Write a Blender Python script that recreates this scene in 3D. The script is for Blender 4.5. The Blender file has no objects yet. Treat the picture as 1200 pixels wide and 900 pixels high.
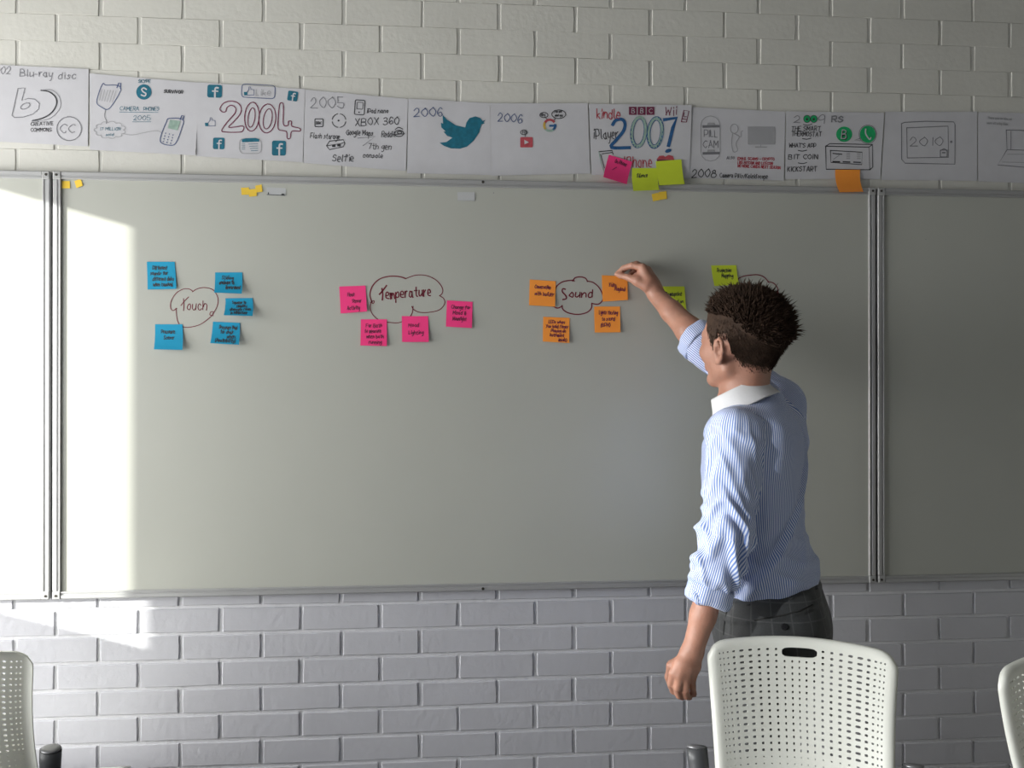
import bpy, math, random
import numpy as np
from mathutils import Vector, Matrix
from mathutils.bvhtree import BVHTree

random.seed(7)
rng = np.random.default_rng(11)
PI = math.pi
col = bpy.context.scene.collection

# ------------------------------------------------------------------ camera
CX, CY, CZ = 1.0742, -2.4883, 1.47
FPX, YAW, PITCH = 1000.0, 0.0833, 0.0023
cam_data = bpy.data.cameras.new('camera')
cam = bpy.data.objects.new('camera', cam_data)
col.objects.link(cam)
cam.location = (CX, CY, CZ)
cam.rotation_euler = (PI / 2 + PITCH, 0, -YAW)
cam_data.sensor_width = 36
cam_data.lens = 30.0
cam_data.clip_start = 0.05
bpy.context.scene.camera = cam

# ------------------------------------------------------------------ world, sun, daylight
vs = bpy.context.scene.view_settings
vs.view_transform = 'Standard'
vs.look = 'None'
vs.gamma = 1
vs.use_curve_mapping = False
vs.exposure = 0.0
XL = -1.30                       # inner face of the window wall
SUN = Vector((1.0, 0.45, -0.28)).normalized()
world = bpy.data.worlds.new('world')
bpy.context.scene.world = world
world.use_nodes = True
world.node_tree.nodes['Background'].inputs[0].default_value = (0.62, 0.76, 1.0, 1)
world.node_tree.nodes['Background'].inputs[1].default_value = 1.2
sd = bpy.data.lights.new('sun', 'SUN')
sd.energy = 15.0
sd.angle = math.radians(0.55)
sd.color = (1.0, 0.96, 0.9)
so = bpy.data.objects.new('sun', sd)
so.rotation_euler = SUN.to_track_quat('-Z', 'Y').to_euler()
so.location = (-6, -4, 4)
col.objects.link(so)


def daylight(name, x, y0, y1, z0, z1, power, color, rot=(0, -PI / 2, 0)):
    d = bpy.data.lights.new(name, 'AREA')
    d.shape = 'RECTANGLE'
    d.size = z1 - z0
    d.size_y = y1 - y0
    d.energy = power
    d.color = color
    o = bpy.data.objects.new(name, d)
    o.location = (x, (y0 + y1) / 2, (z0 + z1) / 2)
    o.rotation_euler = rot
    col.objects.link(o)
    return o


daylight('window_daylight', XL + 0.01, -0.66, -0.08, 0.4, 2.1, 56, (1.0, 0.985, 0.95))  # added area lamps standing in for window daylight, larger than the openings
daylight('window_daylight', XL + 0.01, -2.2, -0.80, 0.7, 2.2, 57, (0.98, 0.985, 0.96))
daylight('window_daylight', XL + 0.01, -4.6, -2.6, 1.0, 2.5, 6, (0.98, 0.985, 0.96))


# ------------------------------------------------------------------ helpers
def at(px, py, Y):
    """the point of the plane y = Y that the photograph shows at (px, py)"""
    cy, sy, cp, sp = math.cos(YAW), math.sin(YAW), math.cos(PITCH), math.sin(PITCH)
    f = Vector((sy * cp, cy * cp, sp))
    r = Vector((cy, -sy, 0))
    u = r.cross(f)
    d = f + r * ((px - 600) / FPX) - u * ((py - 450) / FPX)
    t = (Y - CY) / d.y
    return Vector((CX, CY, CZ)) + d * t


def tag(o, label=None, cat=None, group=None, kind=None):
    if label: o['label'] = label
    if cat: o['category'] = cat
    if group: o['group'] = group
    if kind: o['kind'] = kind
    return o


def empty(name, loc, rz=0.0):
    o = bpy.data.objects.new(name, None)
    o.location = loc
    o.rotation_euler = (0, 0, rz)
    o.empty_display_size = 0.1
    col.objects.link(o)
    return o


def link(name, me, parent=None, world_space=True):
    o = bpy.data.objects.new(name, me)
    col.objects.link(o)
    if parent is not None:
        o.parent = parent
        if world_space:
            o.matrix_parent_inverse = parent_matrix(parent).inverted()
    return o


def parent_matrix(p):
    m = Matrix.LocRotScale(p.location, p.rotation_euler, p.scale)
    if p.parent is not None:
        m = parent_matrix(p.parent) @ p.matrix_parent_inverse @ m
    return m


class MB:
    """collects geometry for ONE mesh object"""
    def __init__(self):
        self.v, self.f, self.m = [], [], []

    def add(self, vs_, fs, mat=0):
        b = len(self.v)
        self.v += [tuple(p) for p in vs_]
        self.f += [tuple(i + b for i in f) for f in fs]
        self.m += [mat] * len(fs)
        return self

    def box(self, lo, hi, mat=0, bev=0.0):
        x0, y0, z0 = lo; x1, y1, z1 = hi
        if bev <= 0:
            vs_ = [(x0, y0, z0), (x1, y0, z0), (x1, y1, z0), (x0, y1, z0), (x0, y0, z1), (x1, y0, z1), (x1, y1, z1), (x0, y1, z1)]
            return self.add(vs_, [(0, 3, 2, 1), (4, 5, 6, 7), (0, 1, 5, 4), (1, 2, 6, 5), (2, 3, 7, 6), (3, 0, 4, 7)], mat)
        b = bev
        V, F = [], []
        for z, i in ((z0, b), (z0 + b, 0), (z1 - b, 0), (z1, b)):
            e = b - i if i else 0
            e = b if i else 0
            ring = [(x0 + b, y0 + e * 1, z), (x1 - b, y0 + e, z), (x1 - e, y0 + b, z), (x1 - e, y1 - b, z),
                    (x1 - b, y1 - e, z), (x0 + b, y1 - e, z), (x0 + e, y1 - b, z), (x0 + e, y0 + b, z)]
            V += ring
        for k in range(3):
            for j in range(8):
                F.append((k * 8 + j, k * 8 + (j + 1) % 8, k * 8 + 8 + (j + 1) % 8, k * 8 + 8 + j))
        F.append(tuple(reversed(range(8))))
        F.append(tuple(range(24, 32)))
        return self.add(V, F, mat)

    def tube(self, pts, rads, n=12, mat=0, cap=True, squash=None):
        """round tube along a polyline; squash=(axis vector, factor)"""
        pts = [Vector(p) for p in pts]
        if not hasattr(rads, '__len__'): rads = [rads] * len(pts)
        V, F = [], []
        up = None
        for i, p in enumerate(pts):
            d = (pts[min(i + 1, len(pts) - 1)] - pts[max(i - 1, 0)]).normalized()
            if up is None:
                up = Vector((0, 0, 1)) if abs(d.z) < 0.9 else Vector((1, 0, 0))
            s = d.cross(up).normalized()
            up = s.cross(d).normalized()
            for j in range(n):
                a = 2 * PI * j / n
                q = (s * math.cos(a) + up * math.sin(a)) * rads[i]
                if squash:
                    ax = Vector(squash[0]).normalized()
                    q = q - ax * (q.dot(ax) * (1 - squash[1]))
                V.append(p + q)
        for i in range(len(pts) - 1):
            for j in range(n):
                F.append((i * n + j, i * n + (j + 1) % n, (i + 1) * n + (j + 1) % n, (i + 1) * n + j))
        if cap:
            F.append(tuple(reversed(range(n))))
            F.append(tuple(range((len(pts) - 1) * n, len(pts) * n)))
        return self.add(V, F, mat)

    def loft(self, rings, mat=0, close=True, cap=True):
        n = len(rings[0])
        V = [p for r in rings for p in r]
        F = []
        for i in range(len(rings) - 1):
            for j in range(n if close else n - 1):
                F.append((i * n + j, i * n + (j + 1) % n, (i + 1) * n + (j + 1) % n, (i + 1) * n + j))
        if cap:
            F.append(tuple(reversed(range(n))))
            F.append(tuple(range((len(rings) - 1) * n, len(rings) * n)))
        return self.add(V, F, mat)

    def mesh(self, name, mats, smooth=False):
        me = bpy.data.meshes.new(name)
        me.from_pydata(self.v, [], self.f)
        for m in (mats if isinstance(mats, (list, tuple)) else [mats]):
            me.materials.append(m)
        if any(self.m): me.polygons.foreach_set('material_index', self.m)
        if smooth: me.polygons.foreach_set('use_smooth', [True] * len(self.f))
        me.validate()
        me.update()
        return me

    def build(self, name, mats, parent=None, smooth=False):
        return link(name, self.mesh(name, mats, smooth), parent)


def material(name, color, rough=0.6, metal=0.0, var=0.06, scale=6.0, bump=0.0, bscale=60.0, spec=0.5, sheen=0.0, sss=0.0, obj_coord=True):
    m = bpy.data.materials.new(name)
    m.use_nodes = True
    nt = m.node_tree
    bs = nt.nodes['Principled BSDF']
    bs.inputs['Roughness'].default_value = rough
    bs.inputs['Metallic'].default_value = metal
    bs.inputs['Specular IOR Level'].default_value = spec
    if sheen: bs.inputs['Sheen Weight'].default_value = sheen
    if sss:
        bs.inputs['Subsurface Weight'].default_value = sss
        bs.inputs['Subsurface Radius'].default_value = (0.012, 0.005, 0.003)
    geo = nt.nodes.new('ShaderNodeNewGeometry')
    nz = nt.nodes.new('ShaderNodeTexNoise')
    nz.inputs['Scale'].default_value = scale
    nz.inputs['Detail'].default_value = 5
    nt.links.new(geo.outputs['Position'], nz.inputs['Vector'])
    mp = nt.nodes.new('ShaderNodeMapRange')
    mp.inputs['From Min'].default_value = 0.3
    mp.inputs['From Max'].default_value = 0.7
    mp.inputs['To Min'].default_value = 1 - var
    mp.inputs['To Max'].default_value = 1 + var
    nt.links.new(nz.outputs['Fac'], mp.inputs['Value'])
    mul = nt.nodes.new('ShaderNodeVectorMath')
    mul.operation = 'SCALE'
    mul.inputs[0].default_value = color[:3]
    nt.links.new(mp.outputs['Result'], mul.inputs['Scale'])
    nt.links.new(mul.outputs['Vector'], bs.inputs['Base Color'])
    m['c'] = 1
    if bump:
        n2 = nt.nodes.new('ShaderNodeTexNoise')
        n2.inputs['Scale'].default_value = bscale
        n2.inputs['Detail'].default_value = 4
        nt.links.new(geo.outputs['Position'], n2.inputs['Vector'])
        b = nt.nodes.new('ShaderNodeBump')
        b.inputs['Strength'].default_value = 0.6
        b.inputs['Distance'].default_value = bump
        nt.links.new(n2.outputs['Fac'], b.inputs['Height'])
        nt.links.new(b.outputs['Normal'], bs.inputs['Normal'])
    return m


M = dict(
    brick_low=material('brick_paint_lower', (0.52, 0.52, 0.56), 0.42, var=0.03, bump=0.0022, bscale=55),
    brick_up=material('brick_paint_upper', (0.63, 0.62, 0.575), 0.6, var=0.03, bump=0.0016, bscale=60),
    mortar_low=material('mortar_paint_lower', (0.66, 0.66, 0.69), 0.5, var=0.03, bump=0.003, bscale=90),  # lighter than the brick: light caught along the joints, put into the colour
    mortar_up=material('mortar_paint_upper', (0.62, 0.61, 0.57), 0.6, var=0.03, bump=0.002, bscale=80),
    plaster=material('wall_plaster', (0.30, 0.30, 0.29), 0.8, bump=0.001),
    ceiling=material('ceiling_paint', (0.30, 0.30, 0.29), 0.9),
    floor=material('floor_carpet', (0.10, 0.10, 0.11), 0.95, bump=0.002, bscale=300),
    board=material('whiteboard_enamel', (0.45, 0.455, 0.415), 0.27, var=0.02, scale=3.0, spec=0.45),
    alu=material('anodised_aluminium', (0.42, 0.42, 0.425), 0.45, metal=0.35, var=0.02),
    cap=material('corner_cap_plastic', (0.36, 0.36, 0.36), 0.5),
    screw=material('screw_dark', (0.03, 0.025, 0.02), 0.5),
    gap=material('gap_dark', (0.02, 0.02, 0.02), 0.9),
    paper=material('drawing_paper', (0.56, 0.555, 0.585), 0.85, var=0.025, scale=25, bump=0.0006, bscale=30),
    black=material('black_marker_ink', (0.035, 0.035, 0.04), 0.6),
    grey=material('grey_pencil', (0.20, 0.20, 0.22), 0.7),
    lgrey=material('light_pencil', (0.36, 0.36, 0.38), 0.7),
    navy=material('blue_biro_ink', (0.07, 0.10, 0.22), 0.6),
    teal=material('teal_felt_pen', (0.005, 0.13, 0.20), 0.6, var=0.2, scale=90),
    blue=material('blue_felt_pen', (0.02, 0.10, 0.26), 0.6, var=0.2, scale=90),
    maroon=material('maroon_ink', (0.16, 0.02, 0.06), 0.6, var=0.1, scale=90),
    red=material('red_ink', (0.42, 0.03, 0.05), 0.6, var=0.1, scale=90),
    redfill=material('red_felt_fill', (0.45, 0.07, 0.09), 0.6, var=0.2, scale=90),
    yellowfill=material('yellow_felt_fill', (0.62, 0.42, 0.08), 0.6, var=0.2, scale=90),
    green=material('green_felt_pen', (0.01, 0.38, 0.13), 0.6, var=0.15, scale=90),
    sage=material('sage_felt_pen', (0.30, 0.42, 0.36), 0.6, var=0.15, scale=90),
    marker=material('dark_red_board_marker', (0.17, 0.012, 0.03), 0.5, var=0.15, scale=60),
    blue_note=material('blue_sticky_paper', (0.0, 0.29, 0.50), 0.75, var=0.03, scale=20),
    pink_note=material('pink_sticky_paper', (0.95, 0.045, 0.24), 0.75, var=0.03, scale=20),
    orange_note=material('orange_sticky_paper', (1.0, 0.34, 0.045), 0.75, var=0.03, scale=20),
    green_note=material('lime_sticky_paper', (0.60, 0.72, 0.035), 0.75, var=0.03, scale=20),
    yellow_tab=material('yellow_tab_paper', (0.82, 0.55, 0.05), 0.7),
    tape=material('clear_tape', (0.50, 0.51, 0.52), 0.25),
    chair=material('cream_white_plastic', (0.74, 0.75, 0.70), 0.38, var=0.015),
    chair_dark=material('dark_grey_plastic', (0.055, 0.057, 0.062), 0.45),
    steel=material('grey_painted_steel', (0.22, 0.22, 0.23), 0.35, metal=0.6),
    skin=material('skin', (0.43, 0.215, 0.15), 0.5, var=0.10, scale=30, bump=0.0008, bscale=220, sss=0.12),
    hair=material('dark_brown_hair', (0.046, 0.027, 0.018), 0.8, var=0.35, scale=60, spec=0.2),
    eye=material('eye_white', (0.75, 0.73, 0.70), 0.2),
    iris=material('eye_iris', (0.08, 0.05, 0.03), 0.2),
    collar=material('white_collar_cotton', (0.74, 0.74, 0.76), 0.8, var=0.02, bump=0.0006, bscale=300),
    button=material('dark_button', (0.01, 0.01, 0.012), 0.4),
    shoe=material('black_shoe_leather', (0.02, 0.018, 0.016), 0.35),
    frame_white=material('white_window_frame', (0.7, 0.7, 0.7), 0.4),
    blind=material('grey_roller_blind', (0.45, 0.45, 0.44), 0.9),
)


def translucent(m, amount, color):
    """thin moulded plastic lets some light through"""
    nt = m.node_tree
    out = [n for n in nt.nodes if n.type == 'OUTPUT_MATERIAL'][0]
    mix = nt.nodes.new('ShaderNodeMixShader'); mix.inputs[0].default_value = amount
    tr = nt.nodes.new('ShaderNodeBsdfTranslucent'); tr.inputs[0].default_value = (*color, 1)
    nt.links.new(nt.nodes['Principled BSDF'].outputs[0], mix.inputs[1])
    nt.links.new(tr.outputs[0], mix.inputs[2]); nt.links.new(mix.outputs[0], out.inputs[0])


translucent(M['chair'], .13, (.80, .76, .58))


def glass_material(name, tint):
    m = bpy.data.materials.new(name)
    m.use_nodes = True
    nt = m.node_tree
    nt.nodes.clear()
    out = nt.nodes.new('ShaderNodeOutputMaterial')
    mix = nt.nodes.new('ShaderNodeMixShader')
    mix.inputs[0].default_value = 0.06
    t = nt.nodes.new('ShaderNodeBsdfTransparent')
    t.inputs[0].default_value = (*tint, 1)
    g = nt.nodes.new('ShaderNodeBsdfGlossy')
    g.inputs['Roughness'].default_value = 0.02
    nt.links.new(t.outputs[0], mix.inputs[1])
    nt.links.new(g.outputs[0], mix.inputs[2])
    nt.links.new(mix.outputs[0], out.inputs[0])
    return m


M['glass'] = glass_material('window_glass', (0.95, 0.97, 0.96))
M['glass_tint'] = glass_material('tinted_window_glass', (0.37, 0.38, 0.39))  # tint added to dim the sun beam on the arm and chair

# ------------------------------------------------------------------ the room
XR, YB, ZC = 4.6, -5.0, 2.85
MB().box((XL - 0.4, YB - 0.3, -0.1), (XR + 0.3, 0.3, 0.0)).build('floor', M['floor'])['kind'] = 'structure'
MB().box((XL - 0.3, YB - 0.3, ZC), (XR + 0.3, 0.3, ZC + 0.1)).build('ceiling', M['ceiling'])['kind'] = 'structure'
MB().box((XR, YB, 0), (XR + 0.1, 0.1, ZC)).build('wall_right', M['plaster'])['kind'] = 'structure'
MB().box((XL - 0.2, YB - 0.1, 0), (XR + 0.1, YB, ZC)).build('wall_front', M['plaster'])['kind'] = 'structure'

# the window wall: openings as (y0, y1, z0, z1)
SLOPE = 0.28
p_top = at(158, 267, -0.02)
p_bot = at(158, 757, 0.0)
XO = XL - 0.10                   # the outer edge of the reveals cuts the beam at the top and on the room side
W1 = (-0.012 - (p_top.x - XO) * 0.45, -0.08, p_bot.z + SLOPE * (p_bot.x - XL), p_top.z + SLOPE * (p_top.x - XO))
arm = at(850, 600, -0.62)
W2 = (-1.15 - (arm.x - XO) * 0.45, -0.56 - (arm.x - XL) * 0.45, 0.45 + SLOPE * (arm.x - XL), 1.42 + SLOPE * (arm.x - XO))  # unseen opening, shaped so its sun beam lands on the arm and chair
W3 = (-4.6, -2.9, 1.0, 2.5)
wl = MB()
ys = [YB, W3[0], W3[1], W2[0], W2[1], W1[0], W1[1], 0.1]
wl.box((XL - 0.10, YB, 0), (XL, W3[0], ZC))
for w, nxt in ((W3, W2[0]), (W2, W1[0]), (W1, 0.1)):
    wl.box((XL - 0.10, w[0], 0), (XL, w[1], w[2]))
    wl.box((XL - 0.10, w[0], w[3]), (XL, w[1], ZC))
    wl.box((XL - 0.10, w[1], 0), (XL, nxt, ZC))
wl.build('wall_left', M['plaster'])['kind'] = 'structure'
for i, (w, g) in enumerate(((W1, 'glass'), (W2, 'glass_tint'), (W3, 'glass'))):
    fr = MB()
    t = 0.03
    x0, x1 = XL - 0.095, XL - 0.065
    if i != 2:
        t = 0.012
    fr.box((x0, w[0] - t, w[2] - t), (x1, w[0] , w[3] + t))
    fr.box((x0, w[1], w[2] - t), (x1, w[1] + t, w[3] + t))
    fr.box((x0, w[0], w[2] - t), (x1, w[1], w[2]))
    fr.box((x0, w[0], w[3]), (x1, w[1], w[3] + t))
    o = fr.build('window_%d' % (i + 1), M['frame_white'])
    o['kind'] = 'structure'
    MB().box((XL - 0.083, w[0], w[2]), (XL - 0.078, w[1], w[3])).build('pane', M[g], o)

# ------------------------------------------------------------------ back wall, brick by brick
BW, BH = 0.225, 0.0759
L0 = CZ - 0.6282
wall = MB()
zs = L0 + 0.3 * BH + 0.6
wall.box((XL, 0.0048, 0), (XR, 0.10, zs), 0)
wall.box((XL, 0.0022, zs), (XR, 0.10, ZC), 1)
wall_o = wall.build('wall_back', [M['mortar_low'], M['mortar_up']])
wall_o['kind'] = 'structure'


def brick_mb(x0, x1, z0, z1, up, r, mb=None):
    """front face around y=0, edges worn; light chips at the corners"""
    mb = mb or MB()
    gx, gz = (0.0036, 0.0003) if up else (0.0043, 0.0042)
    bx, bz = (0.0022, 0.0004) if up else (0.0022, 0.0024)
    yb = 0.0030 if up else 0.0060
    j = (lambda s: r.uniform(-s, s))
    o = []
    m = 4
    outl = []
    for (a, b) in ((0, 0), (.33, 0), (.66, 0), (1, 0), (1, .5), (1, 1), (.66, 1), (.33, 1), (0, 1), (0, .5)):
        sx = (1 if a < .5 else -1) if a in (0, 1) else 0
        sz = (1 if b < .5 else -1) if b in (0, 1) else 0
        X = x0 + gx + (x1 - x0 - 2 * gx) * a + j(0.0008)
        Z = z0 + gz + (z1 - z0 - 2 * gz) * b + j(0.0007 if not up else 0.0003)
        if sx and sz and b in (0, 1):
            X += sx * 0.0008
        outl.append((X, Z, sx, sz))
    n = len(outl)
    V = [(X, yb, Z) for X, Z, sx, sz in outl]
    V += [(X + sx * bx * .35, 0.0010 if up else .0014, Z + sz * bz * .35) for X, Z, sx, sz in outl]
    V += [(X + sx * bx + j(.0005), j(0.0002), Z + sz * bz + j(.0004)) for X, Z, sx, sz in outl]
    F = []
    for k in (0, 1):
        for i in range(n):
            F.append((k * n + i, k * n + (i + 1) % n, (k + 1) * n + (i + 1) % n, (k + 1) * n + i))
    F.append(tuple(range(2 * n, 3 * n)))
    return mb.add(V, F)


rb = random.Random(3)
variants = {}
for up in (0, 1):
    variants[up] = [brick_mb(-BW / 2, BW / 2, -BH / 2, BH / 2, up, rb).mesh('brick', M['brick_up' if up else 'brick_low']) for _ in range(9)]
rest_low, rest_up = MB(), MB()
nb = 0
for n in range(-12, 27):
    z0 = L0 + n * BH
    if z0 < 0: z0 = 0
    if z0 + BH > ZC: continue
    up = 1 if n > 7 else 0
    off = 0.0 if n % 2 else 0.5 * BW + (0.0078 if up else 0.002)
    for i in range(-8, 22):
        x0 = i * BW + off
        if x0 < XL: continue
        if x0 + BW > XR: continue
        jx = rb.uniform(-0.0018, 0.0018)
        vis = (-9 <= n <= 0 or 16 <= n <= 23) and -0.30 <= x0 + BW / 2 <= 3.05
        if vis and n <= 0 and n < -7 and x0 > 2.95: vis = False
        if vis and nb < 298:
            b = link('brick', rb.choice(variants[up]), wall_o)
            b.location = (x0 + BW / 2 + jx, rb.uniform(-0.0006, 0.0004), z0 + BH / 2 + rb.uniform(-.0006, .0006))
            b.rotation_euler = (rb.uniform(-.004, .004), rb.uniform(-.002, .002), rb.uniform(-.003, .003))
            nb += 1
        else:
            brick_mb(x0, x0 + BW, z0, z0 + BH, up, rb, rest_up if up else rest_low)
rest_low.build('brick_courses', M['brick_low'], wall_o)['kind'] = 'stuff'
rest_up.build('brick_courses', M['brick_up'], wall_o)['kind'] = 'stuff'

# ------------------------------------------------------------------ whiteboards
YF, YP = -0.024, -0.017          # frame front, panel front
ztop = (at(61, 200.5, YF).z + at(1027, 219.5, YF).z) / 2
zbot = (at(62, 704.4, YF).z + at(1026, 682, YF).z) / 2
xa, xb = at(61.2, 450, YF).x, at(1026.8, 450, YF).x
RW = 0.0215


def whiteboard(x0, x1, label, left_cap=True, right_cap=True):
    t = empty('whiteboard', ((x0 + x1) / 2, -0.01, zbot))
    tag(t, label, 'whiteboard', 'whiteboards on the brick wall')
    MB().box((x0 + 0.012, YP, zbot + 0.012), (x1 - 0.012, -0.002, ztop - 0.012)).build('writing_surface', M['board'], t)

    def rail(a, b, horizontal, name):
        mb = MB()
        # stepped extrusion: flat outer band, shallow channel, thin inner lip
        if horizontal:
            zo, s = a
            prof = [(0.0, -0.001), (0.0, YF + .003), (0.003, YF), (0.0115, YF), (0.0125, YF + .0025), (0.0165, YF + .0025), (0.0175, YF), (0.0205, YF), (RW, YF + .002), (RW, YP + .002)]
            pts = [(zo + s * q, y) for q, y in prof]
            V = [(b[0], y, z) for z, y in pts] + [(b[1], y, z) for z, y in pts]
        else:
            xo, s = a
            prof = [(0.0, -0.001), (0.0, YF + .003), (0.003, YF), (0.0115, YF), (0.0125, YF + .0025), (0.0165, YF + .0025), (0.0175, YF), (0.0205, YF), (RW, YF + .002), (RW, YP + .002)]
            V = [(xo + s * q, y, b[0]) for q, y in prof] + [(xo + s * q, y, b[1]) for q, y in prof]
        m = len(prof)
        F = [(i, i + 1, m + i + 1, m + i) for i in range(m - 1)] + [tuple(range(m)), tuple(range(m, 2 * m))]
        mb.add(V, F)
        o = mb.build(name, M['alu'], t)
        return o
    cs = 0.0235
    rail((ztop, -1), (x0 + cs, x1 - cs), True, 'frame_rail')
    rail((zbot, 1), (x0 + cs, x1 - cs), True, 'frame_rail')
    rail((x0, 1), (zbot + cs, ztop - cs), False, 'frame_stile')
    rail((x1, -1), (zbot + cs, ztop - cs), False, 'frame_stile')
    for cx_, sx in ((x0, 1), (x1, -1)):
        for cz_, sz in ((ztop, -1), (zbot, 1)):
            lo = (min(cx_, cx_ + sx * cs), YF - .0015, min(cz_, cz_ + sz * cs))
            hi = (max(cx_, cx_ + sx * cs), -0.002, max(cz_, cz_ + sz * cs))
            c = MB().box(lo, hi, bev=0.003).build('corner_cap', M['cap'] if sz < 0 else M['alu'], t)
            px_, pz_ = cx_ + sx * 0.0105, cz_ + sz * 0.0105
            MB().tube([(px_, YF - .0012, pz_), (px_, YF - .0026, pz_)], 0.0036, 10).build('screw', M['screw'], c)
    return t


board_l = whiteboard(xa - 0.0062 - 2.372, xa - 0.0062, 'whiteboard cut by the left photo edge, mostly in bright sun')
board_c = whiteboard(xa, xb, 'large middle whiteboard with marker clouds and sticky notes')
board_r = whiteboard(xb + 0.0055, xb + 0.0055 + 2.372, 'empty dim whiteboard right of the middle one')
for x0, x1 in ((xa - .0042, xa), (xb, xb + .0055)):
    MB().box((x0 + .0002, -.007, zbot + .004), (x1 - .0002, -.003, ztop - .004)).build('joint_strip', M['gap'], board_c)  # black strip added to put the shade of the gap into colour
# mid screws of the middle board
for px, py in ((566, 214.5), (566, 688)):
    p = at(px, py, YF)
    z = ztop - 0.0070 if py < 400 else zbot + 0.0070
    MB().tube([(p.x, YF + .001, z), (p.x, YF - .0012, z)], 0.0042, 10).build('screw', M['screw'], board_c)


# ------------------------------------------------------------------ handwriting: a stroke alphabet of my own
GL = {
 'A': '03 39;39 63;15 55', 'B': '03 09;09 39 58 46 06;06 46 64 43 03', 'C': '58 39 07 05 33 54', 'D': '03 09;09 48 66 44 03',
 'E': '59 09;09 03;03 53;06 46', 'F': '59 09;09 03;06 46', 'G': '58 39 07 05 33 53 56;56 36', 'H': '03 09;53 59;06 56', 'I': '13 19',
 'J': '49 44 23 04', 'K': '03 09;59 06;16 53', 'L': '09 03;03 43', 'M': '03 09;09 35;35 69;69 63', 'N': '03 09;09 53;53 59',
 'O': '39 07 05 33 55 57 39', 'P': '03 09;09 49 57 45 05', 'R': '03 09;09 49 57 46 06;26 53', 'S': '58 39 18 07 36 55 44 23 04',
 'T': '09 69;39 33', 'U': '09 05 33 55 59', 'V': '09 33;33 69', 'W': '09 13;13 37;37 53;53 69', 'X': '09 53;59 03', 'Y': '09 36;69 33 03',
 'Z': '09 59;59 03;03 53', 'a': '46 27 05 14 33 45;47 44 53', 'b': '09 03;04 33 45 36 17 06', 'c': '46 27 05 13 33 44',
 'd': '49 43;46 27 05 13 33 44', 'e': '05 45 37 17 04 23 43', 'f': '48 39 28 23;07 47', 'g': '46 27 05 14 34 46;47 42 20 01',
 'h': '09 03;05 27 46 43', 'i': '17 13;19 18', 'j': '27 21 00;29 28', 'k': '09 03;46 05;15 43', 'l': '19 14 23',
 'm': '07 03;05 17 26 23;25 37 56 53', 'n': '07 03;05 27 46 43', 'o': '27 05 14 33 45 37 27', 'p': '07 00;05 27 46 44 23 04',
 'q': '46 27 05 14 34 46;47 40', 'r': '07 03;05 27 37', 's': '46 27 16 35 34 13 04', 't': '29 24 33 43;07 47', 'u': '07 04 23 45;47 43',
 'v': '07 23;23 47', 'w': '07 13;13 36;36 53;53 67', 'x': '07 43;47 03', 'y': '07 14 34;47 31 10', 'z': '07 47;47 03;03 43',
 '0': '39 07 05 33 55 57 39', '1': '29 23', '2': '07 29 48 46 03;03 53', '3': '08 29 48 36 16;16 36 55 43 13 04', '4': '39 05;05 55;38 33',
 '5': '49 09;09 06;06 36 55 43 13 04', '6': '48 29 06 04 23 44 36 15 05', '7': '09 59;59 23', '8': '28 17 26 46 48 28;26 05 03 43 55 36',
 '9': '48 29 07 15 46 48;48 43', '(': '29 16 14 22', ')': '09 26 24 02', '/': '03 49', '-': '05 35', '&': '43 08 29 38 05 14 33 46',
 "'": '09 08', '.': '03 04', ',': '03 02', '!': '09 05;03 04', '?': '08 29 47 25;23 24', ':': '04 05;06 07',
}


def smooth_line(pts, sub=4):
    if len(pts) < 3: return [Vector(p) for p in pts]
    P = [Vector(p) for p in pts]
    closed = (P[0] - P[-1]).length < 1e-6
    out = []
    n = len(P)
    for i in range(n - 1):
        p0 = P[i - 1] if i > 0 else (P[-2] if closed else P[0])
        p3 = P[i + 2] if i + 2 < n else (P[1] if closed else P[-1])
        for k in range(sub):
            t = k / sub
            a, b = P[i], P[i + 1]
            out.append(0.5 * ((2 * a) + (b - p0) * t + (2 * p0 - 5 * a + 4 * b - p3) * t * t + (3 * a - p0 - 3 * b + p3) * t ** 3))
    out.append(P[-1])
    return out


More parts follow.
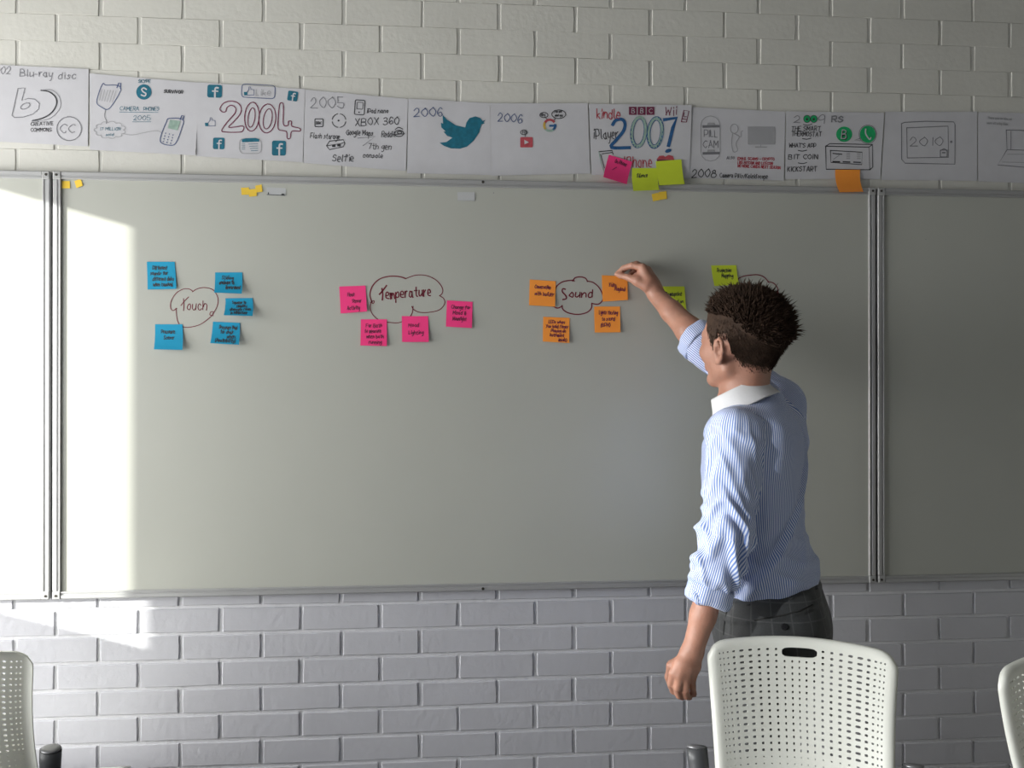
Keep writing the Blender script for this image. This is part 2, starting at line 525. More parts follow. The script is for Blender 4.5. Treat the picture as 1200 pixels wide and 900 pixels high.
class Surf:
    """a sheet given by its four photo corners (TL, TR, BR, BL) and depths; knows how to lift marks onto itself"""
    def __init__(self, q, Ytop, Ybot=None, curl=0.0, wave=0.0, seed=0, side=0.0):
        self.q = [Vector(c) for c in q]
        Ybot = Ytop if Ybot is None else Ybot
        self.c = [at(*q[0], Ytop), at(*q[1], Ytop), at(*q[2], Ybot), at(*q[3], Ybot)]
        self.curl, self.wave, self.side = curl, wave, side
        r = random.Random(seed)
        self.ph = [r.uniform(0, 6.28) for _ in range(4)]

    def P(self, s, t, lift=0.0):
        a, b, c, d = self.c
        p = (a * (1 - s) + b * s) * (1 - t) + (d * (1 - s) + c * s) * t
        # paper leaves the wall gently, flat at the glued top
        y0, y1 = a.y, d.y
        prof = t * t
        p.y = y0 + (y1 - y0) * prof
        p.y -= self.curl * max(0, (t - 0.5)) ** 2 * 4 + self.side * (2 * s - 1) ** 2 * t
        if self.wave:
            p.y -= self.wave * (0.5 + 0.5 * math.sin(5 * s + self.ph[0]) * math.sin(3.2 * t + self.ph[1])) + self.wave * 0.6 * (0.5 + 0.5 * math.sin(11 * s + self.ph[2] + 2 * t))
        p.y -= lift
        return p

    def st(self, px, py):
        a, b, c, d = self.q
        s = t = 0.5
        w = Vector((px, py))
        for _ in range(6):
            f = (a * (1 - s) + b * s) * (1 - t) + (d * (1 - s) + c * s) * t - w
            ds = (b - a) * (1 - t) + (c - d) * t
            dt = (d * (1 - s) + c * s) - (a * (1 - s) + b * s)
            det = ds.x * dt.y - ds.y * dt.x
            s -= (f.x * dt.y - f.y * dt.x) / det
            t -= (ds.x * f.y - ds.y * f.x) / det
        return s, t

    def px(self, px, py, lift=0.0007):
        return self.P(*self.st(px, py), lift)

    def sheet(self, name, mat, n=8, m=8, th=0.0003, parent=None):
        mb = MB()
        V = [self.P(i / n, j / m) for j in range(m + 1) for i in range(n + 1)]
        K = len(V)
        V += [v + Vector((0, th, 0)) for v in V]
        F = []
        for j in range(m):
            for i in range(n):
                k = j * (n + 1) + i
                F.append((k, k + n + 1, k + n + 2, k + 1))
                F.append((K + k, K + k + 1, K + k + n + 2, K + k + n + 1))
        b = [j * (n + 1) for j in range(m + 1)] + [m * (n + 1) + i for i in range(1, n + 1)] + [j * (n + 1) + n for j in range(m - 1, -1, -1)] + list(range(n - 1, 0, -1))
        for i in range(len(b)):
            p, q = b[i], b[(i + 1) % len(b)]
            k = len(V)
            V += [V[p], V[p + K], V[q + K], V[q]]
            F.append((k, k + 1, k + 2, k + 3))
        mb.add(V, F)
        return mb.build(name, mat, parent, smooth=True)


class Ink:
    def __init__(self, surf, lift=0.0007):
        self.s, self.mb, self.mats, self.lift = surf, MB(), [], lift
        self.parts = []
        self.name = None

    def part(self, name):
        """whatever is drawn next is a part of its own"""
        self.flush()
        self.name = name
        return self

    def flush(self, default='drawing'):
        if self.mb.v: self.parts.append((self.name or default, self.mb, self.mats))
        self.mb, self.mats = MB(), []

    def mi(self, m):
        if m not in self.mats: self.mats.append(m)
        return self.mats.index(m)

    def line(self, pts, w=1.3, m='black', sm=True, sub=4, lift=0.0):
        P = smooth_line(pts, sub) if sm else [Vector(p) for p in pts]
        P = [p for i, p in enumerate(P) if i == 0 or (p - P[i - 1]).length > 1e-4]
        if len(P) < 2: return self
        V, F = [], []
        for i, p in enumerate(P):
            d = (P[min(i + 1, len(P) - 1)] - P[max(i - 1, 0)])
            if d.length < 1e-6: d = Vector((1, 0))
            d.normalize()
            nrm = Vector((-d.y, d.x)) * w / 2
            e = Vector((0, 0))
            if i == 0: e = -d * w * .35
            if i == len(P) - 1: e = d * w * .35
            for sg in (1, -1):
                q = p + nrm * sg + e
                V.append(self.s.px(q.x, q.y, self.lift + lift))
        for i in range(len(P) - 1):
            F.append((2 * i, 2 * i + 1, 2 * i + 3, 2 * i + 2))
        self.mb.add(V, F, self.mi(m))
        return self

    def fill(self, pts, m, sm=False, lift=0.0):
        P = smooth_line(pts + [pts[0]], 4)[:-1] if sm else [Vector(p) for p in pts]
        V = [self.s.px(p.x, p.y, self.lift + lift) for p in P]
        self.mb.add(V, [tuple(range(len(V)))], self.mi(m))
        return self

    def rrect(self, x0, y0, x1, y1, r=2, m='black', w=None, fill=False, rot=0.0, lift=0.0):
        P = []
        for cx_, cy_, a0 in ((x1 - r, y0 + r, -90), (x1 - r, y1 - r, 0), (x0 + r, y1 - r, 90), (x0 + r, y0 + r, 180)):
            for k in range(4):
                a = math.radians(a0 + 30 * k)
                P.append(Vector((cx_ + r * math.cos(a), cy_ + r * math.sin(a))))
        c = Vector(((x0 + x1) / 2, (y0 + y1) / 2))
        R = Matrix.Rotation(math.radians(rot), 2)
        P = [c + R @ (p - c) for p in P]
        if fill: self.fill(P, m, lift=lift)
        if w: self.line(P + [P[0]], w, m, sm=False, lift=lift)
        return self

    def ell(self, cx_, cy_, rx, ry, m='black', w=1.2, fill=False, a0=0, a1=360, rot=0, n=22, lift=0.0):
        P = []
        for k in range(n + 1):
            a = math.radians(a0 + (a1 - a0) * k / n)
            x, y = rx * math.cos(a), ry * math.sin(a)
            b = math.radians(rot)
            P.append(Vector((cx_ + x * math.cos(b) - y * math.sin(b), cy_ + x * math.sin(b) + y * math.cos(b))))
        if fill: self.fill(P[:-1], m, lift=lift)
        else: self.line(P, w, m, sm=False, lift=lift)
        return self

    def cloud(self, cx_, cy_, rx, ry, n, m, w, bump=0.22, rot=0.0):
        """scalloped closed outline"""
        P = []
        for k in range(n):
            a0, a1 = 2 * PI * k / n + rot, 2 * PI * (k + 1) / n + rot
            for j in range(6):
                t = j / 6
                a = a0 + (a1 - a0) * t
                g = 1 + bump * (math.sin(PI * t) ** 0.7 if t > 0 else 0)
                P.append((cx_ + rx * g * math.cos(a), cy_ + ry * g * math.sin(a)))
        P.append(P[0])
        return self.line(P, w, m, sm=False)

    def text(self, s, x, y, h, m='black', w=1.1, width=None, rot=0.0, slant=0.08, jit=0.03, seed=1, lift=0.0):
        """x, y = left end of the baseline; h = height of capitals in photo pixels"""
        r = random.Random(seed * 131 + len(s) + int(x))
        w = w * (.8 if h < 7 else .92)
        jit = jit * 1.5
        adv, X = [], 0.0
        for ch in s:
            adv.append(X)
            g = GL.get(ch)
            if g is None: X += 4.0; continue
            X += max(int(p[0]) for st in g.split(';') for p in st.split()) + 2.0
        tot = max(X - 2.0, 1)
        ky = h / 6.0
        kx = ky * 0.85 if width is None else width / tot
        ca, sa = math.cos(math.radians(rot)), math.sin(math.radians(rot))
        for ch, ax in zip(s, adv):
            g = GL.get(ch)
            if g is None: continue
            dy = r.uniform(-1, 1) * h * jit
            for st in g.split(';'):
                P = []
                for p in st.split():
                    gx = (int(p[0]) + ax) * kx + r.uniform(-1, 1) * h * jit
                    gy = (int(p[1]) - 3) * ky + dy + r.uniform(-1, 1) * h * jit
                    gx += gy * slant
                    P.append((x + gx * ca + gy * sa, y + gx * sa - gy * ca))
                self.line(P, w, m, sub=3, lift=lift)
        return self

    def build(self, name, parent):
        self.flush(name)
        for nm, mb, mats in self.parts:
            mb.build(nm, [M[k] for k in mats], parent)


class FlatSurf:
    def __init__(self, Y): self.Y = Y
    def px(self, px, py, lift=0.0007): return at(px, py, self.Y - lift)


board_surf = FlatSurf(YP)

# marker clouds and words on the middle board
ink = Ink(board_surf, 0.0004)
ink.line([(225.5, 341), (221, 338.5), (214, 339), (206, 344), (200.5, 353), (200, 361), (203, 364), (207, 361), (206.5, 364), (208, 376), (213, 382.5), (222, 383.5), (235, 380), (247, 371), (250.5, 366), (247, 365.5), (246, 369), (250, 370)], 0.9, 'marker')
ink.line([(225.5, 342), (231, 338.5), (240, 337), (250, 340), (255.5, 350), (254, 360), (249, 368)], 0.9, 'marker')
ink.build('marker_cloud', board_c)
ink = Ink(board_surf, 0.0004)
ink.line([(212, 358), (216, 353), (221, 348)], 1.0, 'marker').line([(215, 350), (215.5, 358), (215, 364)], 1.0, 'marker')
ink.text('ouch', 219, 363, 10.5, 'marker', 1.0, width=23, slant=.05)
ink.build('marker_word', board_c)
ink = Ink(board_surf, 0.0004)
ink.line([(436, 354), (433.5, 346), (436, 336), (444, 327.5), (455, 324), (467, 324), (475.5, 326.5)], 1.4, 'marker')
ink.line([(475.5, 326.5), (487, 322.5), (500, 323), (512, 329), (518.5, 338), (518, 344), (515, 346.5)], 1.0, 'marker')
ink.line([(515, 346.5), (520, 350), (521, 356), (515, 363), (503, 366), (492, 366), (485, 363), (482.5, 359)], 1.0, 'marker')
ink.line([(484, 359), (483, 367), (478, 373), (468, 378), (458, 378), (446, 376), (437, 369), (434, 361), (435, 354), (438.5, 352.5), (437.5, 355.5), (434, 354)], 1.0, 'marker')
ink.build('marker_cloud', board_c)
ink = Ink(board_surf, 0.0004)
ink.line([(444.5, 345), (449, 340), (453, 334.5)], 1.7, 'marker').line([(447.5, 338), (448.5, 345), (448, 351.5)], 1.7, 'marker')
ink.text('emperature', 452, 350.5, 10.5, 'marker', 1.5, width=53, rot=-4.8, slant=.05)
ink.build('marker_word', board_c)
ink = Ink(board_surf, 0.0004)
ink.line([(650, 345), (652, 336), (660, 330), (671, 328.5), (673, 329.5)], 1.4, 'marker')
ink.line([(671, 329.5), (674, 325.5), (680, 324.5), (686, 326), (688.5, 330)], 1.4, 'marker')
ink.line([(688, 329.5), (695, 331), (702, 337), (706.5, 346), (706, 352), (701, 356.5), (693.5, 355.5)], 1.4, 'marker')
ink.line([(693.5, 355.5), (693, 361), (688, 366), (678, 368.5), (667, 367), (660, 363), (658.5, 358)], 1.4, 'marker')
ink.line([(659, 358.5), (654, 361), (649.5, 359.5), (646, 354), (650, 345)], 1.4, 'marker')
ink.build('marker_cloud', board_c)
ink = Ink(board_surf, 0.0004)
ink.line([(662.5, 339), (659.5, 338.5), (659, 342), (663, 346.5), (663.5, 350), (659.5, 351)], 1.6, 'marker')
ink.text('ound', 667, 348.8, 8.5, 'marker', 1.5, width=27, rot=-1.5, slant=.05)
ink.build('marker_word', board_c)
ink = Ink(board_surf, 0.0004)
ink.line([(866, 326), (872, 323.5), (879, 322.5), (888, 322), (895, 324.5), (899.5, 329), (901, 331)], 1.2, 'marker')
ink.line([(900, 330.5), (906, 331.5), (911, 337), (911.5, 343), (909, 347)], 1.2, 'marker')
ink.line([(909, 347), (906, 356), (895, 362), (880, 362), (868, 356), (862, 346), (862, 334), (866, 326)], 1.2, 'marker')
ink.build('marker_cloud', board_c)
ink = Ink(board_surf, 0.0004)
ink.text('Roo', 862, 341.5, 9, 'marker', 1.2, width=28).text('m', 893, 341, 7.5, 'marker', 1.2, width=7)
ink.build('marker_word', board_c)
# specks and smudges left on the boards
for px, py, r_ in ((578.5, 226, .0016), (1085, 280.5, .0012), (1065, 353, .0009), (176, 227, .0007)):
    q = at(px, py, YP - .0003)
    mb = MB()
    mb.tube([(q.x, YP + .0002, q.z), (q.x, YP - .0004, q.z)], r_, 6)
    mb.build('ink_speck', M['grey'], board_c if px < 1026 else board_r)

# ------------------------------------------------------------------ drawings on paper, taped in a row above the boards
YS = -0.0022
BAND = 'hand drawn paper sheets in a row above the whiteboards'


def sheet(q, label, seed, curl=0.0, wave=0.0009, Y=YS):
    s = Surf(q, Y, Y, curl=curl, wave=wave, seed=seed)
    o = s.sheet('paper_sheet', M['paper'], 14, 9)
    tag(o, label, 'drawing', BAND)
    return s, o


def f_logo(ink, x0, y0, x1, y1, rot=0):
    """a filled square with a light lowercase f, drawn in felt pen"""
    ink.rrect(x0, y0, x1, y1, (x1 - x0) * .14, 'teal', fill=True, rot=rot)
    w, h = x1 - x0, y1 - y0
    X = lambda a: x0 + w * a
    Yy = lambda b: y0 + h * b
    c = Vector(((x0 + x1) / 2, (y0 + y1) / 2)); R = Matrix.Rotation(math.radians(rot), 2)
    tr = lambda L: [tuple(c + R @ (Vector(p) - c)) for p in L]
    ink.line(tr([(X(.74), Yy(.24)), (X(.60), Yy(.23)), (X(.53), Yy(.36)), (X(.53), Yy(.95))]), w * .12, 'paper', lift=.0006)
    ink.line(tr([(X(.36), Yy(.50)), (X(.72), Yy(.50))]), w * .10, 'paper', lift=.0006)


def thumb(ink, x, y, k, col_='teal'):
    ink.line([(x + 4 * k, y - 4 * k), (x + 6 * k, y - 7 * k), (x + 6.2 * k, y - 10 * k), (x + 8 * k, y - 10 * k), (x + 8.3 * k, y - 7 * k), (x + 12 * k, y - 6.5 * k), (x + 12 * k, y - .5 * k), (x + 4 * k, y - .2 * k)], .7, 'navy', sm=False)
    ink.fill([(x, y - 4 * k), (x + 4 * k, y - 4 * k), (x + 4 * k, y), (x + .5 * k, y)], col_)


# sheet 1
s, o = sheet([(-22, 75), (104, 81), (103, 171.5), (-22, 165)], 'paper with pencilled bubble letter b and CC circle, cut by left edge', 1)
i = Ink(s)
i.part('handwriting').part('handwriting').text('2002', -12, 87, 9, 'grey', .8, width=24).part('handwriting').text('Blu-ray', 23, 89.5, 8, 'grey', .9, width=38, rot=2, slant=.02).part('handwriting').text('disc', 68, 92.5, 7.5, 'grey', .9, width=21)
i.part('handwriting').part('handwriting').text('CREATIVE', 36, 147.5, 4.2, 'black', .8, width=26, rot=-2).part('handwriting').text('COMMONS', 36, 154.5, 4.2, 'black', .8, width=24, rot=-1)
i.part('handwriting').part('handwriting').text('CC', 70.5, 155.5, 10, 'grey', .9, width=17)
i.build('handwriting', o)
i = Ink(s)
i.part('letter_drawing')
i.line([(21, 104), (29, 103.5), (25.5, 118), (33, 115.5), (41, 116.5), (46, 121.5), (45, 128), (38, 134), (27, 137.5), (17, 138), (14, 135.5), (16, 127), (21, 104)], .9, 'grey', sm=False)
i.ell(29.5, 124.5, 5.8, 3, 'grey', .9, rot=-25)
i.part('arc_drawing')
i.line([(48, 106), (57, 107.5), (65, 114), (66, 123), (60, 132.5), (50, 138.5), (38, 141.5)], 1.5, 'black')
i.line([(48, 106), (60, 105.5), (69, 113), (71, 124), (65, 134), (54, 140.5), (37, 142)], .7, 'grey')
i.part('circle_drawing')
i.ell(81, 151, 14.5, 14, 'grey', 1.0)
i.build('drawing', o)
# sheet 2
s, o = sheet([(105, 86), (233, 97), (229.5, 182.5), (106, 176)], 'paper with drawn camera phones and small round S badge', 2, curl=.003)
i = Ink(s)
i.part('handwriting').part('handwriting').text('SKYPE', 162, 97, 3.5, 'teal', .8, width=14).part('handwriting').text('SURVIVOR', 192, 109, 3.6, 'black', 1.0, width=22, rot=2)
i.part('handwriting').part('handwriting').text('CAMERA', 140.5, 129.5, 4.5, 'teal', .6, width=22, rot=1).part('handwriting').text('PHONES', 168, 130, 4.5, 'teal', .6, width=18)
i.part('handwriting').part('handwriting').text('2005', 156, 141, 5.5, 'teal', .6, width=20).part('handwriting').text('17 MILLION', 117, 153, 3.5, 'teal', .55, width=24).part('handwriting').text('sold', 124, 159.5, 3, 'teal', .55, width=9)
i.line([(140, 131.5), (185, 132)], .5, 'teal').line([(155, 143), (177, 143)], .5, 'teal')
i.build('handwriting', o)
i = Ink(s)
i.part('round_badge_drawing')
i.ell(168.5, 108, 9, 9, 'teal', fill=True)
i.line([(171.5, 105), (168.5, 103.3), (166, 105), (168, 108), (171, 110), (169.5, 112.8), (165.5, 111.5)], 1.6, 'paper', lift=.0006)
i.part('camera_phone_drawing')
i.line([(121, 98), (117, 106), (113.5, 120), (118, 125), (126, 128.5), (133, 121), (141, 107), (140.5, 102), (135, 100), (124, 100), (121, 98)], .9, 'navy')
for k in range(6):
    i.line([(119.5 + 3.3 * k, 105 + .3 * k), (116.5 + 3 * k, 118 + .5 * k)], .5, 'lgrey')
i.line([(137, 103), (139, 97.5), (141.5, 97.5), (141, 104)], 1.2, 'navy', sm=False)
i.part('connecting_line')
i.line([(124, 129), (122.5, 136), (125, 142), (124.5, 145)], .7, 'grey')
i.part('cloud_drawing')
i.cloud(129, 152.5, 15.5, 8.5, 11, 'lgrey', .7, .2)
i.part('connecting_line')
i.line([(145, 157), (155, 158.5), (170, 155.5), (184, 153.5), (190, 156.5)], .7, 'lgrey')
i.part('camera_phone_drawing')
i.line([(198, 139), (214, 140), (213, 150), (206, 168), (198, 170.5), (188.5, 167), (189, 158), (195, 143), (198, 139)], 1.0, 'navy')
i.fill([(199, 140.5), (211.5, 142), (208, 153), (196.5, 150.5)], 'sage')
i.line([(211, 140), (213, 135.5), (215.5, 136), (214, 141)], 1.3, 'navy', sm=False)
for a in range(4):
    for b in range(3):
        i.ell(194 + 4.4 * b - a * .9, 156.3 + 3.3 * a + b, .8, .8, 'navy', fill=True, n=6)
i.build('drawing', o)
# sheet 3
s, o = sheet([(232, 96.5), (357.4, 104.5), (354.8, 190.2), (229.8, 183)], 'paper with 2004 in maroon bubble digits and teal badges', 3)
i = Ink(s)
i.part('handwriting').part('handwriting').text('Like', 299.5, 112, 7, 'lgrey', .8, width=17)
i.build('handwriting', o)
i = Ink(s)
i.part('badge_drawing')
f_logo(i, 243, 99.5, 260, 114.5, 2)
i.part('badge_drawing')
f_logo(i, 337, 107, 349, 118.5, 8)
i.part('badge_drawing')
f_logo(i, 249.5, 161.5, 263, 175, 1)
i.part('badge_drawing')
f_logo(i, 318.5, 165, 335, 182.5, 1)
i.part('button_drawing')
i.rrect(283, 99.5, 322, 115, 3.5, 'navy', .8, rot=3)
i.part('thumb_drawing')
thumb(i, 285.5, 112, 1.0)
i.part('thumb_drawing')
thumb(i, 240, 148, 1.0)
i.part('web_page_drawing')
i.rrect(280.5, 162.5, 306, 180, 5, 'lgrey', .8)
i.fill([(283, 163.5), (288, 162.2), (299, 161.8), (303.5, 163), (303.5, 166), (283.5, 167)], 'teal')
for k in range(4):
    i.line([(291 + k, 169 + 2.6 * k), (302, 168.6 + 2.6 * k)], .5, 'teal')
    i.line([(283, 169 + 2 * k), (287, 169 + 2 * k)], .5, 'teal')
mm = dict(w=1.15, m='maroon')
i.part('digit_drawing')
i.line([(260, 131), (257.5, 127.5), (262, 121), (270, 118.7), (278, 120.5), (282.5, 126.5), (281, 134), (274, 142.5), (268, 149.5), (284, 148), (285, 152), (281, 155), (262, 154.7), (260.5, 151), (268, 141), (275, 133), (276, 127), (271, 123.5), (266, 126), (264, 131), (260, 131)], **mm)
i.part('digit_drawing')
i.ell(295, 137, 8.5, 17, 'maroon', 1.15, rot=4).ell(294.5, 138, 4, 11.5, 'maroon', 1.0, rot=8)
i.part('digit_drawing')
i.ell(313, 139, 10, 17, 'maroon', 1.15, rot=5).ell(313.5, 139.5, 5, 12, 'maroon', 1.0, rot=10)
i.part('digit_drawing')
i.line([(328, 121.5), (331.5, 121.5), (332, 130), (332, 146), (337.5, 147), (338, 142.5), (341.5, 142.5), (342, 148), (351, 150.5), (351.5, 154), (342, 154), (340, 162), (336.5, 162), (335.5, 154.5), (327.5, 152.5), (325.5, 148), (326.5, 130), (328, 121.5)], **mm)
i.build('drawing', o)
# sheet 4
s, o = sheet([(357.8, 105), (478, 116), (475.7, 200.5), (355.4, 191)], 'paper headed 2005 with a black drawn music player and notes', 4)
i = Ink(s)
i.part('handwriting').part('handwriting').text('2005', 364, 126.5, 12.5, 'grey', .9, width=39, slant=.0)
i.part('handwriting').part('handwriting').text('iPod nano', 429.5, 132.5, 5, 'black', .9, width=25).part('handwriting').text('XBOX 360', 416, 147.5, 8.5, 'black', .9, width=51, rot=-2)
i.part('handwriting').part('handwriting').text('Flash storage', 363.5, 162, 6, 'black', .8, width=34, rot=2).part('handwriting').text('Google Maps', 405.5, 158, 6, 'black', .9, width=31, rot=2)
i.part('handwriting').part('handwriting').text('Reddit', 447, 160.5, 6.5, 'black', .9, width=16).part('handwriting').text('7th gen', 431, 174.5, 6.5, 'black', .9, width=27, rot=2).part('handwriting').text('console', 425, 184.5, 5, 'black', .9, width=23, rot=2)
i.part('handwriting').part('handwriting').text('Selfie', 389.5, 189.5, 8, 'black', .9, width=24)
i.line([(419, 162), (439.5, 160), (425, 171)], .8, 'grey', sm=False)
i.build('handwriting', o)
i = Ink(s)
i.part('music_player_drawing')
i.rrect(415.5, 117.5, 427, 134.5, 1.5, 'black', 1.0, rot=4).rrect(418, 120, 425, 128, .8, 'black', .7, rot=4).ell(420.5, 131.7, 1, .8, 'black', fill=True, n=8)
i.part('memory_card_drawing')
i.rrect(369, 139.5, 378.5, 148.5, 1, 'black', 1.0).text('BBC', 370.5, 145.8, 3, 'black', .8, width=6)
i.part('disc_drawing')
for a in (10, 100, 190, 280):
    i.ell(397, 141.5, 8, 8, 'black', .9, a0=a, a1=a + 70, n=8)
i.ell(396.5, 141.5, 1.1, 1.1, 'black', fill=True, n=8)
i.part('box_drawing')
i.line([(382.5, 171), (386, 165.5), (402, 164), (404, 168), (402, 172), (386, 175.5), (382.5, 171)], 1.0, 'black', sm=False).line([(383, 171), (399, 168.5), (403.5, 167)], .8, 'black', sm=False)
i.rrect(389, 169.8, 393, 172.5, .4, 'black', fill=True).rrect(395, 169, 399, 171.8, .4, 'black', fill=True)
i.part('doodle_drawing')
i.ell(467.5, 156.5, 5.5, 3.6, 'black', 1.1).ell(468, 155.5, 2.5, 1.5, 'black', 1.0).line([(463, 152), (467, 149.5), (472, 151.5)], 1.0, 'black').line([(460, 158), (474, 157)], .9, 'black')
i.build('drawing', o)
# sheet 5
s, o = sheet([(478.4, 115.5), (574, 121), (576, 205.3), (477, 203)], 'paper headed 2006 with a large teal flying bird', 5)
i = Ink(s)
i.part('handwriting').part('handwriting').text('2006', 485, 136.5, 10, 'navy', 1.0, width=33, slant=.0)
i.build('handwriting', o)
i = Ink(s)
bird = [(518.5, 135), (524, 140.5), (534, 147), (545, 149.5), (546.5, 143.5), (550, 138.5), (557, 136.5), (563, 138.5), (565.5, 142), (569, 140.5), (566.5, 143.5), (568, 144.5), (564, 146), (561.5, 155), (555, 165), (547, 172), (539, 174.5), (528, 174), (520, 171), (515, 167.5), (523, 166.5), (530, 161.5), (524, 159.5), (519.5, 154.5), (522, 154), (517, 149.5), (516.5, 144), (519, 145)]
i.part('bird_drawing')
i.fill(bird, 'teal')
i.line([(518, 135), (518, 133.5)], 1, 'navy')
i.build('drawing', o)
# sheet 6
s, o = sheet([(574.2, 121), (688.6, 121), (691.8, 203.4), (576.2, 206)], 'paper headed 2006 with multicoloured G and red play button', 6, Y=YS - .0008)
i = Ink(s)
i.part('handwriting').part('handwriting').text('2006', 583, 142, 9.5, 'navy', 1.0, width=28, slant=0, rot=4).part('handwriting').text('Hey', 633.5, 136, 3, 'black', .7, width=5).part('handwriting').text('You are', 649, 132, 2.8, 'black', .7, width=9).part('handwriting').text('what you', 650, 136.5, 2.8, 'black', .7, width=9).part('handwriting').text('Hi', 612, 156.5, 3, 'black', .8, width=4)
i.build('handwriting', o)
i = Ink(s)
i.part('speech_bubble_drawing')
i.ell(637, 135, 4.8, 3, 'black', .9).line([(639, 138), (641, 140)], .8).ell(654.5, 134, 8.2, 5, 'black', .9).line([(651, 138.5), (649, 140.5)], .8)
i.part('letter_drawing')
i.ell(643.8, 147, 6.5, 6.5, 'redfill', 2.8, a0=205, a1=320, n=10).ell(643.8, 147, 6.5, 6.5, 'yellowfill', 2.8, a0=140, a1=205, n=6)
i.ell(643.8, 147, 6.5, 6.5, 'sage', 2.8, a0=45, a1=140, n=8).ell(643.8, 147, 6.5, 6.5, 'blue', 2.8, a0=-5, a1=45, n=5).line([(644, 147.5), (651, 147.5)], 2.4, 'blue')
i.part('speech_bubble_drawing')
i.ell(613.5, 155.3, 3.8, 2.7, 'black', .9).line([(615, 157.5), (615, 160.3)], .8)
i.part('play_button_drawing')
i.rrect(609.3, 160.8, 624, 173, 1.2, 'redfill', fill=True).fill([(614, 164), (619.5, 167), (614.3, 169.5)], 'paper', lift=.0006)
i.build('drawing', o)
# sheet 7
s, o = sheet([(690, 121.8), (810.4, 123.3), (807.8, 209.5), (693, 204.8)], 'bright paper with 2007 in thick blue digits and red words', 7, Y=YS - .002, wave=.0016)
i = Ink(s)
i.part('handwriting').part('handwriting').text('kindle', 699, 139, 11, 'red', 1.1, width=27, slant=0).part('handwriting').text('iPlayer', 695.5, 163, 11, 'black', 1.0, width=28, slant=0)
i.part('handwriting').part('handwriting').text('iPhone', 731, 196, 12, 'red', 1.1, width=32, slant=0).part('handwriting').text('Wii', 779, 135, 9.5, 'maroon', 1.0, width=13)
for k, ch in enumerate('BBC'):
    x = 736.5 + 10.4 * k
    i.rrect(x, 125.3, x + 9.2, 134.8, .5, 'maroon', fill=True).text(ch, x + 3, 132.6, 5.2, 'paper', .8, width=3.5, lift=.0006)
i.build('handwriting', o)
i = Ink(s)
i.part('digit_drawing')
i.line([(717.5, 146.5), (721, 141.5), (728, 140), (732, 145), (730, 154), (722, 164), (716, 173), (737.5, 173.2)], 3.8, 'blue')
i.part('digit_drawing')
i.ell(748, 154.5, 8.2, 17.5, 'sage', 3.2, rot=6).ell(748, 154.8, 9, 18.3, 'blue', 2.0, rot=6).ell(748, 154.5, 6.3, 15, 'blue', .8, rot=6)
i.part('digit_drawing')
i.ell(767.5, 155.5, 8.0, 17, 'sage', 3.2, rot=6).ell(767.5, 155.5, 9, 18.3, 'blue', 2.2, rot=6).ell(767.5, 155.5, 6, 14.5, 'blue', .8, rot=6)
i.part('digit_drawing')
i.line([(778, 140.5), (792.5, 138.5), (788, 150), (783, 171)], 4.0, 'blue', sm=False).ell(782.5, 177, 3.8, 2.2, 'blue', fill=True, rot=-20)
i.part('device_drawing')
i.line([(798, 143), (801, 129.5), (807, 130.5), (804, 143.5), (798, 143)], 1.0, 'maroon', sm=False).line([(799.5, 139.5), (804.5, 140.5)], .9, 'maroon').line([(801.5, 132.5), (801, 137), (804, 137)], .8, 'maroon')
i.part('device_drawing')
i.line([(701.5, 178), (717, 176.5), (718, 181)], 1.2, 'black', sm=False).line([(701.5, 178), (704, 190), (709, 206)], 1.0, 'sage', sm=False).line([(705.5, 180.5), (717, 179)], 1.0, 'black').line([(703.5, 181), (708, 197)], .8, 'black')
i.part('lips_drawing')
i.fill([(769, 187), (772, 183), (777, 182.5), (779, 184), (783, 181.8), (788, 183), (790, 188), (779.5, 187)], 'redfill').fill([(769, 187.2), (779.5, 187.2), (790, 188.2), (789, 190.5), (770, 190.5)], 'maroon')
i.build('drawing', o)
# sheet 8
s, o = sheet([(811, 125.5), (920.3, 131), (918.4, 211.7), (807, 208.6)], 'grey paper with pencilled capsule and small monitor, 2008 below', 8)
i = Ink(s)
i.part('handwriting').part('handwriting').text('PILL', 825, 160.5, 8, 'grey', .8, width=15, slant=0).part('handwriting').text('CAM', 824, 173, 8, 'grey', .8, width=17, slant=0)
i.part('handwriting').part('handwriting').text('2008', 810.5, 208, 9.5, 'black', 1.1, width=28, rot=0).part('handwriting').text("Camera Pills/Kaleid'scope", 843, 208, 5, 'black', .8, width=56, rot=1.5)
i.part('handwriting').part('handwriting').text('ALSO', 851, 186.5, 3, 'grey', .7, width=9)
i.part('handwriting').part('handwriting').text('EMAIL SCAMS - CRYPTO', 864, 187.5, 3.2, 'red', .8, width=43, rot=1).part('handwriting').text('LIKE BITCOIN AND LITECOIN', 864, 192, 3.2, 'red', .8, width=41, rot=2).part('handwriting').text('NO MORE CARDS NEXT SEASON', 864, 196, 3.2, 'red', .8, width=50, rot=2.5)
i.build('handwriting', o)
i = Ink(s)
i.part('capsule_drawing')
i.rrect(821, 136, 843.5, 189, 11, 'lgrey', .8)
for y0 in (147, 178.5):
    i.fill([(823, y0), (843, y0 - .5), (843, y0 + 2.5), (823, y0 + 3)], 'grey').fill([(829, y0 - 3), (837, y0 - 3), (838, y0), (828, y0)], 'lgrey')
i.part('figure_drawing')
i.ell(860, 151, 4.5, 5.5, 'lgrey', .8).line([(858, 157), (857, 168), (859, 178), (864, 176), (862, 168), (866, 160), (860, 157)], .8, 'lgrey').line([(862, 158), (868, 160.5), (868, 155), (870, 153.5)], .8, 'lgrey')
i.part('monitor_drawing')
i.rrect(876, 148.5, 908, 169.5, .5, 'lgrey', fill=True)
i.cloud(892, 159.5, 7.5, 6.5, 8, 'paper', 1.1, .2)
